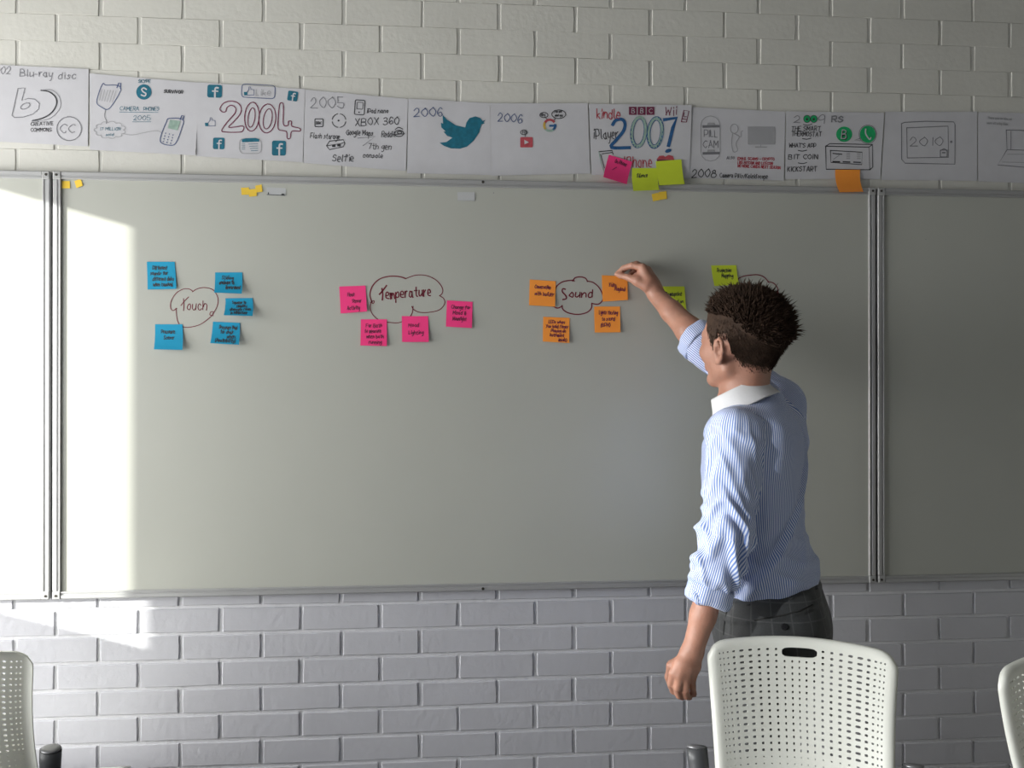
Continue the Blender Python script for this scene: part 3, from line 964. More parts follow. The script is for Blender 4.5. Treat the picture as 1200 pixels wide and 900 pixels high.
i.line([(889, 161), (892, 157), (895, 161), (897, 158)], 1, 'grey').line([(885, 172.5), (898, 172.5)], 1.4, 'lgrey').line([(891, 170), (891, 172)], .8, 'lgrey')
i.build('drawing', o)
# sheet 9
s, o = sheet([(921, 130.5), (1036, 132.3), (1031.5, 210), (920, 210)], 'grey paper headed 2009 with two green circles and drawn radio', 9, Y=YS - .001)
i = Ink(s)
i.part('handwriting').part('handwriting').text('2', 930, 143.5, 8.5, 'grey', .9, width=7).part('handwriting').text('9', 958.5, 144.5, 10, 'grey', .9, width=7)
i.part('handwriting').part('handwriting').text('THE SMART', 927, 153.5, 5.3, 'black', .9, width=34).part('handwriting').text('THERMOSTAT', 927, 159.5, 5.3, 'black', .9, width=35, rot=1)
i.part('handwriting').part('handwriting').text("WHAT'S APP", 924.5, 173, 4.8, 'black', .9, width=31).part('handwriting').text('BIT COIN', 923.5, 186.5, 5.3, 'black', 1.0, width=34).part('handwriting').text('KICKSTART', 922.5, 201, 5.8, 'black', 1.0, width=34)
for x, y in ((946, 146), (945, 162.5), (940, 176.5), (940, 191)):
    i.line([(x - 5, y), (x, y + .8), (x + 5, y - .4)], .9, 'black')
i.part('handwriting').part('handwriting').text('RS', 974, 143, 6.5, 'grey', 2.0, width=13)
i.build('handwriting', o)
i = Ink(s)
i.part('digit_drawing')
for x in (945.2, 953.2):
    i.ell(x, 139.5, 3.8, 4.2, 'green', fill=True).ell(x, 140, 1.4, 1.5, 'black', fill=True, n=8, lift=.0004).ell(x, 139.5, 3.9, 4.3, 'black', .6, lift=.0003)
i.part('round_badge_drawing')
i.ell(988.7, 157.5, 9.4, 9, 'green', fill=True).text('B', 986, 163, 10, 'black', 1.5, width=5.5, lift=.0006).text('B', 985.3, 162.5, 10, 'paper', .9, width=5.5, lift=.0009)
i.part('round_badge_drawing')
i.ell(1016.5, 157.5, 9.2, 10, 'green', fill=True).ell(1016.5, 157.5, 10.3, 10.9, 'grey', .7)
i.line([(1014, 151.5), (1014, 157), (1018.5, 163.5), (1020, 161.5)], 1.6, 'paper', lift=.0006)
i.line([(1008, 162), (1001, 164.5), (1008, 165)], .8, 'grey', sm=False)
i.part('radio_drawing')
i.line([(967, 171.5), (1018, 172.5), (1019, 199), (967.5, 198.5), (967, 171.5)], 1.1, 'black', sm=False)
i.line([(967, 171.5), (972, 168.5), (1022, 169.5), (1022.5, 196), (1019, 199)], 1.0, 'black', sm=False).line([(1018, 172.5), (1022, 169.5)], .9, 'black')
i.line([(972.5, 176.5), (1010, 178.5), (1009.5, 193), (973, 190.5), (972.5, 176.5)], .9, 'black', sm=False)
for k, x in enumerate((975.5, 987.5, 1000)):
    i.line([(x, 189.5 + .3 * k), (x + 8, 189.8 + .3 * k)], 1.4, 'black')
    if k:
        for j in range(4): i.line([(x + 4, 180 + 2 * j), (x + 8, 180 + 2 * j)], .6, 'grey')
i.line([(975.5, 180), (986, 181)], 1.2, 'black').line([(976, 187), (983, 182)], .6, 'grey')
i.build('drawing', o)
# sheet 10
s, o = sheet([(1037.3, 131), (1145, 131), (1145, 212), (1032.5, 211)], 'grey paper with a pencilled tablet showing 2010', 10)
i = Ink(s)
i.part('handwriting').part('handwriting').text('2010', 1066, 171, 10, 'grey', .8, width=38, slant=0)
i.build('handwriting', o)
i = Ink(s)
i.part('tablet_drawing')
i.line([(1056, 145), (1060, 143.5), (1085, 142.3), (1117, 143), (1118.7, 146), (1118.5, 192.5), (1060, 191.5), (1056, 187), (1056, 145)], 1.0, 'grey', sm=False)
i.line([(1062, 150), (1110.5, 148), (1111, 184.5), (1062.5, 185.3), (1062, 150)], 1.0, 'grey', sm=False)
i.ell(1114.3, 166.3, 1.5, 1.5, 'grey', fill=True, n=8)
i.rrect(1101.5, 176, 1109.5, 184, .3, 'grey', 1.0).line([(1104, 179), (1107, 179)], 1.6, 'grey').line([(1102, 176.5), (1106, 174.5), (1109, 177)], 1.0, 'grey')
i.build('drawing', o)
# sheet 11
s, o = sheet([(1146, 131.5), (1262, 134), (1260, 217), (1146, 212.5)], 'grey paper with a pencilled laptop, cut by right edge', 11)
i = Ink(s)
i.part('handwriting').part('handwriting').text('There was no idea we', 1157, 139.5, 2.6, 'lgrey', .6, width=28, rot=3).part('handwriting').text('were all using them', 1156, 145.5, 2.6, 'lgrey', .6, width=24, rot=3)
i.build('handwriting', o)
i = Ink(s)
i.part('laptop_drawing')
i.line([(1178.5, 152.5), (1224, 154), (1224, 177), (1179.5, 175.5), (1178.5, 152.5)], .9, 'grey', sm=False).line([(1184, 154), (1184, 175)], .7, 'grey')
i.line([(1179.5, 175.5), (1168.5, 193.5), (1222, 198), (1224, 177)], .9, 'grey', sm=False).line([(1174, 190), (1215, 191)], .7, 'lgrey').line([(1180, 181), (1200, 181)], .7, 'lgrey')
i.build('drawing', o)


# ------------------------------------------------------------------ sticky notes
def note(q, mat, label, group, lines=(), lift=0.006, Y=None, side=0.0, seed=0, name='sticky_note', cat='sticky note', inkm='black', h=4.2, w=.85, rot=0, top=0.30, gap=0.20, x0=.16):
    Yt = (YP - .0012) if Y is None else Y
    s_ = Surf(q, Yt, Yt - lift, curl=0.0, side=side, seed=seed)
    o_ = s_.sheet(name, M[mat], 6, 6, th=0.0004)
    tag(o_, label, cat, group)
    if lines:
        ik = Ink(s_, 0.0006)
        a, b, c, d = s_.q
        for k, (txt, xo, wd) in enumerate(lines):
            t = top + gap * k
            p = (a * (1 - xo) + b * xo) * (1 - t) + (d * (1 - xo) + c * xo) * t
            ang = math.degrees(math.atan2((b - a).y, (b - a).x))
            ik.text(txt, p.x, p.y, h, inkm, w, width=wd * (b - a).length, rot=ang + rot, seed=seed + k, jit=.05)
        ik.build('handwriting', o_)
    return o_


GB, GP, GO, GG = 'blue sticky notes around the word Touch', 'pink sticky notes around the word Temperature', 'orange sticky notes around the word Sound', 'lime sticky notes on the middle whiteboard'
note([(172, 306.7), (204.7, 306.7), (206.7, 338.5), (173, 339.3)], 'blue_note', 'blue sticky note upper left of the word Touch, four lines', GB, [('Different', .2, .5), ('sounds for', .1, .62), ('different dabs', .18, .75), ('when touched', .2, .68)], lift=.004, top=.28, seed=1)
note([(252, 319.2), (283.8, 319.2), (283.3, 344.2), (250.8, 342.8)], 'blue_note', 'blue sticky note upper right of the word Touch, top of three', GB, [('Sliding', .25, .42), ('analogue to', .15, .55), ('measurement', .4, .55)], lift=.020, top=.34, gap=.23, seed=2)
note([(264.2, 349.5), (296, 349.2), (296, 370.3), (262.2, 369.4)], 'blue_note', 'short looking blue sticky note farthest right of the word Touch', GB, [('Squeeze to', .25, .5), ('simplify', .4, .38), ('changes room', .18, .75), ('in Miniature', .22, .6)], lift=.028, top=.32, gap=.2, h=3.2, seed=3)
note([(249.5, 377), (281.2, 378.3), (280, 404), (246.3, 402.2)], 'blue_note', 'blue sticky note lower right of the word Touch', GB, [('Pressure Pad', .25, .65), ('for chair', .3, .48), ('when', .55, .3), ('(Availability)', .15, .75)], lift=.018, top=.32, seed=4)
note([(181.7, 380), (213.8, 380), (213.8, 410), (180.3, 409.4)], 'blue_note', 'blue sticky note lower left of the word Touch, two lines', GB, [('Pressure', .22, .5), ('Sensor', .32, .38)], lift=.016, top=.36, gap=.24, seed=5)
note([(397.5, 335.8), (428.3, 334.7), (430, 364.9), (399.2, 367.4)], 'pink_note', 'pink sticky note left of the word Temperature', GP, [('Heat', .3, .25), ('Sensor', .45, .35), ('Activity', .25, .48)], lift=.006, top=.38, gap=.25, inkm='maroon', seed=6)
note([(422.8, 374.2), (453.3, 374.2), (453.3, 405.5), (422.3, 404.9)], 'pink_note', 'pink sticky note low under the cloud, left of its neighbour', GP, [('For Bath', .2, .6), ('to measure', .15, .62), ('when bath', .22, .66), ('running', .32, .48)], lift=.006, top=.3, gap=.21, inkm='maroon', seed=7)
note([(470.8, 370.5), (501.7, 370.5), (502.5, 400.7), (471.2, 400.7)], 'pink_note', 'pink sticky note reading Mood Lighting under the Temperature cloud', GP, [('Mood', .25, .38), ('Lighting', .25, .55)], lift=.009, top=.42, gap=.28, inkm='maroon', seed=8)
note([(523.7, 352), (553.8, 353.7), (553, 384.4), (522.5, 382.7)], 'pink_note', 'pink sticky note right of the word Temperature', GP, [('Change for', .18, .72), ('Mood &', .25, .5), ('Moonlight', .25, .52)], lift=.006, top=.3, gap=.22, inkm='maroon', seed=9)
note([(620.8, 327.5), (651.3, 329.5), (650.5, 359.4), (620, 357.7)], 'orange_note', 'orange sticky note left of the word Sound', GO, [('Conversation', .2, .6), ('with builder', .2, .74)], lift=.006, top=.33, gap=.26, inkm='maroon', seed=10)
note([(636.7, 371.2), (667.5, 372.5), (667.2, 401.9), (636.2, 400.2)], 'orange_note', 'orange sticky note with five lines below the word Sound', GO, [('LEDs when', .2, .6), ('You hold finger', .1, .85), ('Playing an', .3, .55), ('instrument', .25, .55), ('(music)', .58, .32)], lift=.007, top=.25, gap=.175, h=3.6, inkm='maroon', seed=11)
note([(705.3, 322.5), (735.5, 324), (735.8, 351.4), (706.3, 353.5)], 'orange_note', 'orange sticky note pinched by the raised hand', GO, [('Video', .25, .3), ('Playback', .48, .42)], lift=.007, top=.42, gap=.17, inkm='maroon', seed=12)
note([(696.3, 359.2), (726.7, 359.2), (727.2, 389.4), (697, 389.7)], 'orange_note', 'orange sticky note below the one the hand holds', GO, [('Lights flashing', .18, .72), ('to sound', .28, .5), ('(BPM)', .22, .38)], lift=.007, top=.3, gap=.24, inkm='maroon', seed=13)
note([(772.2, 335.6), (802.2, 335.6), (804.5, 366), (774, 364)], 'green_note', 'lime sticky note partly behind the raised forearm', GG, [('Thumbprint', .18, .68), ('turned on', .3, .6)], lift=.005, top=.38, gap=.3, seed=14)
note([(833.3, 311), (862.9, 310.7), (866, 333.5), (837.3, 335.2)], 'green_note', 'lime sticky note just above the head', GG, [('Projection', .2, .55), ('Mapping', .35, .45)], lift=.012, top=.33, gap=.26, seed=15)
note([(891.5, 352), (921, 353.5), (922.5, 382), (893, 383.5)], 'green_note', 'lime sticky note almost hidden behind the back of the head', GG, [('Music', .2, .4)], lift=.006, seed=16)
GH = 'sticky notes hanging over the top rail of the middle whiteboard'
note([(713.6, 181.3), (741.1, 189.6), (734.6, 215.8), (707, 207.5)], 'pink_note', 'tilted pink sticky note over the 2007 sheet', GH, [('On Phone', .3, .5), ('/', .3, .12)], lift=.026, Y=-.0095, top=.25, gap=.3, seed=17, inkm='maroon')
note([(740.7, 197), (770.6, 197), (772.7, 222.7), (742.4, 223.8)], 'green_note', 'lower lime sticky note at the 2007 sheet, reading Silence', GH, [('Silence', .18, .42)], lift=.036, Y=-.012, top=.38, seed=18)
note([(768.4, 189), (798.7, 186.8), (802.4, 215.6), (772.7, 217.2)], 'green_note', 'higher blank lime sticky note at the 2007 sheet', GH, lift=.024, Y=-.0095, seed=19)
note([(978.8, 198.8), (1008, 198.8), (1012, 224.7), (983.8, 225.2)], 'orange_note', 'blank orange sticky note below the drawn radio', GH, lift=.036, Y=-.0085, seed=20)
GT = 'small yellow page tabs under the top rail'
tabs = [([(72.4, 212.1), (81.8, 212.1), (82, 220.6), (72.6, 220.6)], 'left small yellow tab in the top left corner of the board'),
        ([(87, 212.2), (94.6, 209.6), (97, 217.5), (89.6, 220.5)], 'tilted small yellow tab beside the one in the top left corner'),
        ([(282.4, 220), (291.8, 219.6), (291.8, 228.2), (283, 228.4)], 'leftmost of the cluster of three small yellow tabs'),
        ([(291, 222), (300.4, 221.2), (301, 229.6), (292, 230.6)], 'lowest, middle tab of the cluster of three small yellow tabs'),
        ([(299, 217.6), (306.6, 216.2), (307.6, 224.6), (300, 225.6)], 'rightmost and highest of the cluster of three small yellow tabs'),
        ([(763.6, 227.5), (771.6, 225.6), (773.4, 234.4), (765.4, 236)], 'left small yellow tab below the lime sticky notes'),
        ([(772, 225), (781, 224), (781.6, 233), (773, 234.2)], 'right small yellow tab below the lime sticky notes')]
for k, (q, lb) in enumerate(tabs):
    s_ = Surf(q, YP - .0008 - .0005 * (k % 2), YP - .0025, seed=k)
    tag(s_.sheet('page_tab', M['yellow_tab'], 3, 3, th=.0003), lb, 'page tab', GT)
for k, (q, lb) in enumerate([([(312.5, 219.5), (334.8, 220.5), (335, 229.6), (313, 228.8)], 'clear tape strip beside the cluster of three yellow tabs'),
                             ([(536, 225.2), (556.3, 225.2), (556.5, 235.4), (536.4, 235.2)], 'clear tape strip under the top rail below the bird drawing')]):
    s_ = Surf(q, YP - .0005, YP - .0012, seed=k)
    o_ = tag(s_.sheet('tape_strip', M['tape'], 3, 3, th=.0003), lb, 'tape', 'clear tape left on the board')
    ik = Ink(s_, .0004)
    if k == 0:
        ik.line([(313, 228), (334, 229)], .8, 'black', sm=False).ell(331.5, 227.8, 2, 1, 'black', fill=True, n=8).ell(314.5, 226.5, .7, 1.4, 'black', fill=True, n=6)
    else:
        ik.line([(536.5, 235), (556.3, 235), (556.3, 227)], .7, 'lgrey', sm=False)
    ik.build('ink_mark', o_)
# ------------------------------------------------------------------ the man at the board
class Field:
    """signed distances on a grid, blended smoothly, then meshed with surface nets"""
    def __init__(self, lo, hi, h):
        self.lo, self.h = np.array(lo, float), h
        self.n = [int(math.ceil((hi[i] - lo[i]) / h)) + 1 for i in range(3)]
        self.F = np.full(self.n, 1.0, np.float32)

    def add(self, fn, lo, hi, k=0.004, op='u'):
        m = k + 3 * self.h
        sl = []
        for a in range(3):
            i0 = max(0, int((lo[a] - m - self.lo[a]) / self.h))
            i1 = min(self.n[a], int((hi[a] + m - self.lo[a]) / self.h) + 2)
            if i1 <= i0: return self
            sl.append(slice(i0, i1))
        ax = [self.lo[a] + self.h * np.arange(sl[a].start, sl[a].stop, dtype=np.float32) for a in range(3)]
        X, Y, Z = ax[0][:, None, None], ax[1][None, :, None], ax[2][None, None, :]
        d = fn(X, Y, Z).astype(np.float32)
        f = self.F[tuple(sl)]
        if op == 'u':
            hh = np.clip(0.5 + 0.5 * (f - d) / k, 0, 1)
            self.F[tuple(sl)] = f * (1 - hh) + d * hh - k * hh * (1 - hh)
        else:
            d = -d
            hh = np.clip(0.5 - 0.5 * (f - d) / k, 0, 1)
            self.F[tuple(sl)] = f * (1 - hh) + d * hh + k * hh * (1 - hh)
        return self

    def cone(self, a, b, ra, rb, k=0.004, op='u'):
        a, b = np.array(a, float), np.array(b, float)
        m = max(ra, rb)
        return self.add(lambda X, Y, Z: d_cone(X, Y, Z, a, b, ra, rb), np.minimum(a, b) - m, np.maximum(a, b) + m, k, op)

    def chain(self, pts, k=0.004, op='u'):
        for (p, r), (q, s) in zip(pts[:-1], pts[1:]):
            self.cone(p, q, r, s, k, op)
        return self

    def ell(self, c, r, R=None, k=0.004, op='u'):
        c, r = np.array(c, float), np.array(r, float)
        R = np.eye(3) if R is None else np.array(R, float)      # rows: local axes
        m = max(r)
        return self.add(lambda X, Y, Z: d_ell(X, Y, Z, c, r, R), c - m, c + m, k, op)

    def mesh(self):
        F, h = self.F, self.h
        ins = F < 0
        c = np.zeros([n - 1 for n in F.shape], np.uint8)
        for i in (0, 1):
            for j in (0, 1):
                for k in (0, 1):
                    c += ins[i:ins.shape[0] - 1 + i, j:ins.shape[1] - 1 + j, k:ins.shape[2] - 1 + k]
        idx = np.argwhere((c > 0) & (c < 8))
        ids = np.full(c.shape, -1, np.int32)
        ids[idx[:, 0], idx[:, 1], idx[:, 2]] = np.arange(len(idx))
        val = {}
        for i in (0, 1):
            for j in (0, 1):
                for k in (0, 1):
                    val[i, j, k] = F[idx[:, 0] + i, idx[:, 1] + j, idx[:, 2] + k]
        acc = np.zeros((len(idx), 3)); cnt = np.zeros(len(idx))
        for p in val:
            for a in range(3):
                if p[a] == 0:
                    q = list(p); q[a] = 1; q = tuple(q)
                    va, vb = val[p], val[q]
                    m = (va < 0) != (vb < 0)
                    t = np.where(m, va / np.where(m, va - vb, 1), 0)
                    pos = np.tile(np.array(p, float), (len(idx), 1)); pos[:, a] += t
                    acc[m] += pos[m]; cnt[m] += 1
        V = self.lo + h * (idx + acc / cnt[:, None])
        Q = []
        for a in range(3):
            b, d = (a + 1) % 3, (a + 2) % 3
            s0 = [slice(None)] * 3; s1 = [slice(None)] * 3
            s0[a] = slice(0, -1); s1[a] = slice(1, None)
            A, B = ins[tuple(s0)], ins[tuple(s1)]
            e = np.argwhere(A != B)
            ok = (e[:, b] > 0) & (e[:, d] > 0) & (e[:, b] < c.shape[b]) & (e[:, d] < c.shape[d])
            e = e[ok]
            st = A[e[:, 0], e[:, 1], e[:, 2]]
            quad = []
            for (ob, od) in ((-1, -1), (0, -1), (0, 0), (-1, 0)):
                g = e.copy(); g[:, b] += ob; g[:, d] += od
                quad.append(ids[g[:, 0], g[:, 1], g[:, 2]])
            quad = np.stack(quad, 1)
            quad[~st] = quad[~st][:, ::-1]
            Q.append(quad)
        Q = np.concatenate(Q)
        return V, Q[(Q >= 0).all(1)]


def d_cone(X, Y, Z, a, b, ra, rb):
    ab = b - a
    L = max(float(ab @ ab), 1e-12)
    px, py, pz = X - a[0], Y - a[1], Z - a[2]
    t = np.clip((px * ab[0] + py * ab[1] + pz * ab[2]) / L, 0, 1)
    return np.sqrt((px - ab[0] * t) ** 2 + (py - ab[1] * t) ** 2 + (pz - ab[2] * t) ** 2) - (ra + (rb - ra) * t)


def d_ell(X, Y, Z, c, r, R):
    px, py, pz = X - c[0], Y - c[1], Z - c[2]
    q = [(px * R[i][0] + py * R[i][1] + pz * R[i][2]) for i in range(3)]
    k0 = np.sqrt(sum((q[i] / r[i]) ** 2 for i in range(3)))
    k1 = np.sqrt(sum((q[i] / r[i] ** 2) ** 2 for i in range(3)))
    return k0 * (k0 - 1) / np.maximum(k1, 1e-9)


def interp_sections(sec, Z):
    zs = np.array([s[0] for s in sec]); o = np.argsort(zs)
    def f(i):
        xs, ys = zs[o], np.array([s[i] for s in sec])[o]
        # smooth (pchip-like through smoothstep) interpolation
        j = np.clip(np.searchsorted(xs, Z) - 1, 0, len(xs) - 2)
        t = np.clip((Z - xs[j]) / (xs[j + 1] - xs[j]), 0, 1)
        m = np.gradient(ys, xs)
        hh = xs[j + 1] - xs[j]
        return ((2 * t ** 3 - 3 * t ** 2 + 1) * ys[j] + (t ** 3 - 2 * t ** 2 + t) * hh * m[j] + (-2 * t ** 3 + 3 * t ** 2) * ys[j + 1] + (t ** 3 - t ** 2) * hh * m[j + 1])
    return f(1), f(2), f(3), f(4)


def d_loft(sec, Fv, Lv, p=2.3):
    """sections (z, cx, cy, half width along Lv, half depth along Fv), capped at both ends"""
    z0, z1 = min(s[0] for s in sec), max(s[0] for s in sec)
    def fn(X, Y, Z):
        cx, cy, a, b = interp_sections(sec, Z)
        dx, dy = X - cx, Y - cy
        l = np.abs(dx * Lv[0] + dy * Lv[1]) / a
        f = np.abs(dx * Fv[0] + dy * Fv[1]) / b
        g = (l ** p + f ** p) ** (1 / p)
        d = (g - 1) * np.minimum(a, b)
        return np.maximum(d, np.maximum(z0 - Z, Z - z1) + 0 * d)
    return fn


def np_mesh(name, V, Q, mat, parent, smooth=True):
    me = bpy.data.meshes.new(name)
    me.vertices.add(len(V)); me.vertices.foreach_set('co', np.asarray(V, np.float32).ravel())
    me.loops.add(Q.size); me.loops.foreach_set('vertex_index', Q.astype(np.int32).ravel())
    me.polygons.add(len(Q)); me.polygons.foreach_set('loop_start', np.arange(0, Q.size, 4, dtype=np.int32))
    me.update(calc_edges=True)
    me.polygons.foreach_set('use_smooth', np.full(len(Q), smooth))
    me.materials.append(mat)
    me.validate(); me.update()
    return link(name, me, parent)


def relax(V, Q, it=2, lam=0.5):
    e = np.concatenate([Q[:, [0, 1]], Q[:, [1, 2]], Q[:, [2, 3]], Q[:, [3, 0]]])
    for _ in range(it):
        S = np.zeros_like(V); C = np.zeros(len(V))
        for a, b in ((0, 1), (1, 0)):
            for k in range(3): S[:, k] += np.bincount(e[:, a], V[e[:, b], k], len(V))
            C += np.bincount(e[:, a], minlength=len(V))
        V = V + lam * (S / np.maximum(C, 1)[:, None] - V)
    return V


def normals(V, Q):
    n = np.cross(V[Q[:, 2]] - V[Q[:, 0]], V[Q[:, 3]] - V[Q[:, 1]])
    N = np.zeros_like(V)
    for c in range(4):
        for k in range(3): N[:, k] += np.bincount(Q[:, c], n[:, k], len(V))
    return N / np.maximum(np.linalg.norm(N, axis=1), 1e-12)[:, None]


def A(px, py, Y): return np.array(at(px, py, Y))


def unit(v): return np.array(v, float) / np.linalg.norm(v)


UP = np.array([0, 0, 1.0])
th = math.radians(27)
FT, LT = np.array([-math.cos(th), math.sin(th), 0]), np.array([-math.sin(th), -math.cos(th), 0])   # torso forward, torso left
th = math.radians(56)
FH = unit(np.array([-math.cos(th), math.sin(th), 0]) + 0.15 * UP)
LH = unit(np.cross(UP, FH) - 0.15 * UP)
UH = np.cross(FH, LH)
FH = np.cross(LH, UH)
HC = A(868.5, 402, -0.47)                    # middle of the head
HS = 1.05                                   # head scale


def hp(f, l, u): return HC + HS * (f * FH + l * LH + u * UH)


HR = np.array([FH, LH, UH])
YT = -0.45
# joints
neck0, neck1 = A(871, 474, -0.45), hp(-0.018, 0, -0.055)
shL, elL, wrL = A(861, 512, -0.575), A(851, 628, -0.625), A(812, 762, -0.625)
shR, elR, wrR = A(914, 474, -0.315), A(822, 402, -0.225), A(769, 346, -0.085)

body = Field((1.54, -0.76, 0.0), (2.12, -0.005, 1.86), 0.0035)
# head
body.ell(hp(-.012, 0, .032), np.array((.096, .0765, .083)) * HS, HR, .01)
body.ell(hp(.022, 0, -.018), np.array((.070, .066, .088)) * HS, HR, .02)
for s_ in (1, -1):
    body.cone(hp(-.004, .053 * s_, -.052), hp(.060, .017 * s_, -.094), .017 * HS, .015 * HS, .022)
    body.cone(hp(.078, .012 * s_, .016), hp(.066, .045 * s_, .018), .010 * HS, .009 * HS, .014)
    body.ell(hp(.058, .044 * s_, -.024), np.array((.022, .016, .018)) * HS, HR, .02)
    body.ell(hp(.088, .032 * s_, .001), np.array((.012, .015, .010)) * HS, HR, .008, 's')
    body.cone(hp(.092, .010 * s_, -.034), hp(.088, .014 * s_, -.036), .007 * HS, .005 * HS, .006)
body.ell(hp(.070, 0, -.094), np.array((.018, .020, .015)) * HS, HR, .015)
body.chain([(hp(.082, 0, .008), .008), (hp(.096, 0, -.014), .009), (hp(.107, 0, -.032), .0105)], .010)
body.cone(hp(.084, -.016, -.060), hp(.084, .016, -.060), .0065, .0065, .008)
body.cone(hp(.083, -.013, -.069), hp(.083, .013, -.069), .0070, .0070, .006)
# eyelids
for s_ in (1, -1):
    body.ell(hp(.0745, .031 * s_, .001), np.array((.0125, .0135, .0125)) * HS, HR, .004)
# ears: rim, lobe, bowl
for s_ in (1, -1):
    ec = (.000, .077, -.012)
    E3 = lambda f, u, l=0.0: hp(ec[0] + f - .25 * l, (ec[1] + l + .012 * (-f / .02 if f < 0 else 0)) * s_, ec[2] + u)
    body.cone(E3(.004, .012, .0), E3(.006, -.018, .0), .013 * HS, .008 * HS, .008)
    body.chain([(E3(.014, .012, .003), .0034), (E3(.010, .026, .006), .0040), (E3(-.004, .033, .009), .0044), (E3(-.017, .027, .012), .0044), (E3(-.021, .010, .012), .0042),
                (E3(-.014, -.008, .009), .0042), (E3(-.002, -.022, .005), .0055), (E3(.008, -.026, .002), .0050)], .005)
    body.chain([(E3(-.010, .018, .008), .003), (E3(-.010, .002, .008), .003), (E3(.0, -.012, .006), .003)], .004)
    body.ell(E3(.004, .002, .012), np.array((.008, .009, .012)) * HS, HR, .005, 's')
# neck, trunk and limbs under the clothes
body.chain([(neck1, .050), ((neck0 + neck1) / 2, .0485), (neck0, .056)], .02)
body.chain([(hp(-.040, .0, -.035), .040), (neck0 + .01 * UP, .046)], .02)
pel = A(901, 700, YT)
chest = A(884, 540, YT)
body.chain([(neck0 - .03 * UP, .06), (chest, .082), (A(886, 620, YT), .078), (pel, .088)], .05)
for sh in (shL, shR):
    body.cone(neck0 - .04 * UP, sh, .040, .042, .03)
body.chain([(shL, .045), (elL, .036), (elL + (wrL - elL) * .25, .0365), (elL + (wrL - elL) * .7, .028), (wrL, .0235)], .012)
body.chain([(shR, .045), (elR, .037), (elR + (wrR - elR) * .25, .0375), (elR + (wrR - elR) * .65, .030), (wrR, .0245)], .012)
hipL, hipR = pel - .03 * UP + .085 * LT, pel - .03 * UP - .085 * LT
ankL = np.array([hipL[0] + .015, hipL[1] + .02, .085]); ankR = np.array([hipR[0] - .05, hipR[1] + .03, .085])
ankR[1] = min(ankR[1], -.16)
kneL, kneR = (hipL + ankL) / 2 + .02 * FT, (hipR + ankR) / 2 + .02 * FT
for hp_, kn, an in ((hipL, kneL, ankL), (hipR, kneR, ankR)):
    body.chain([(hp_, .080), (kn, .052), (kn + (an - kn) * .3, .050), (an, .036)], .02)
    body.chain([(an, .036), (an + .10 * FT - .045 * UP, .030), (an + .16 * FT - .05 * UP, .026)], .015)


# hanging left hand: back of the hand to the room, fingers down and curled; thumb on the board side
def H(px, py, Y): return A(px, py, Y)


kn = [H(789, 789, -.628), H(796.5, 792.5, -.636), H(804, 795, -.634), H(811, 795.5, -.624)]
w0 = wrL
for j, (k_, r_) in enumerate(zip(kn, (.0105, .0108, .0105, .0095))):
    base = w0 + (k_ - w0) * .12 + np.array([-.010 + .0065 * j, 0, 0])
    body.chain([(base, .0135), ((base + k_) / 2 + np.array([0, -.002, 0]), .0120), (k_, r_)], .010)
body.cone(w0 + np.array([0, .006, 0]), (kn[1] + kn[2]) / 2 + np.array([0, .016, .012]), .020, .016, .012)
fing = [[kn[0], H(786.5, 801, -.620), H(789, 809.5, -.602), H(793, 811, -.590)],
        [kn[1], H(794, 806, -.630), H(796, 815, -.612), H(800, 817, -.598)],
        [kn[2], H(803, 808.5, -.628), H(804.5, 816, -.612), H(808, 817, -.598)],
        [kn[3], H(811.5, 804, -.616), H(812.5, 811.5, -.603), H(813.5, 814, -.592)]]
for f_, r0 in zip(fing, (.0088, .0090, .0086, .0078)):
    body.chain([(f_[0], r0 + .001), (f_[1], r0 + .0002), (f_[2], r0 - .0006), (f_[3], r0 - .0014)], .0022)
body.chain([(H(800, 772, -.612), .0125), (H(787.5, 780, -.600), .0115), (H(784, 793, -.592), .0092), (H(786, 804, -.586), .0078)], .006)

# raised right hand pinching the orange note
kr = [H(753.5, 314, -.082), H(758.5, 316.5, -.066), H(762, 322, -.054), H(764, 328, -.046)]
for j, (k_, r_) in enumerate(zip(kr, (.0120, .0120, .0115, .0105))):
    base = wrR + (k_ - wrR) * .1 + np.array([.002 * j - .003, .003 * j - .004, 0])
    body.chain([(base, .017), ((base + k_) / 2, .0165), (k_, r_ + .001)], .012)
body.cone(wrR + (kr[1] - wrR) * .2, H(748, 326, -.066), .020, .018, .015)
body.chain([(kr[0], .0108), (H(741, 311, -.066), .0096), (H(731, 314, -.046), .0084), (H(724.5, 319.5, -.034), .0072)], .0025)
body.chain([(kr[1], .0108), (H(746, 309.5, -.048), .0095), (H(735, 312.5, -.036), .0084), (H(729, 318, -.031), .0074)], .0022)
body.chain([(kr[2], .0104), (H(753, 312, -.036), .0092), (H(743, 316, -.031), .0082), (H(739, 321, -.031), .0072)], .0022)
body.chain([(kr[3], .0095), (H(759, 318, -.031), .0084), (H(750, 320, -.030), .0076), (H(746, 325, -.030), .0068)], .0022)
body.chain([(H(758, 335, -.088), .0180), (H(747, 329.5, -.080), .0145), (H(736, 325, -.062), .0092), (H(728, 323, -.047), .0085), (H(722.5, 321.5, -.038), .0068)], .006)
V, Q = body.mesh()
V = relax(V, Q, 1, .35)
man = empty('person', (float(pel[0]), float(pel[1]), 0.0))
tag(man, 'standing man in blue striped shirt and grey checked trousers reaching up to an orange note', 'person')
body_o = np_mesh('body', V, Q, M['skin'], man)
bv, bq = V, Q
del body

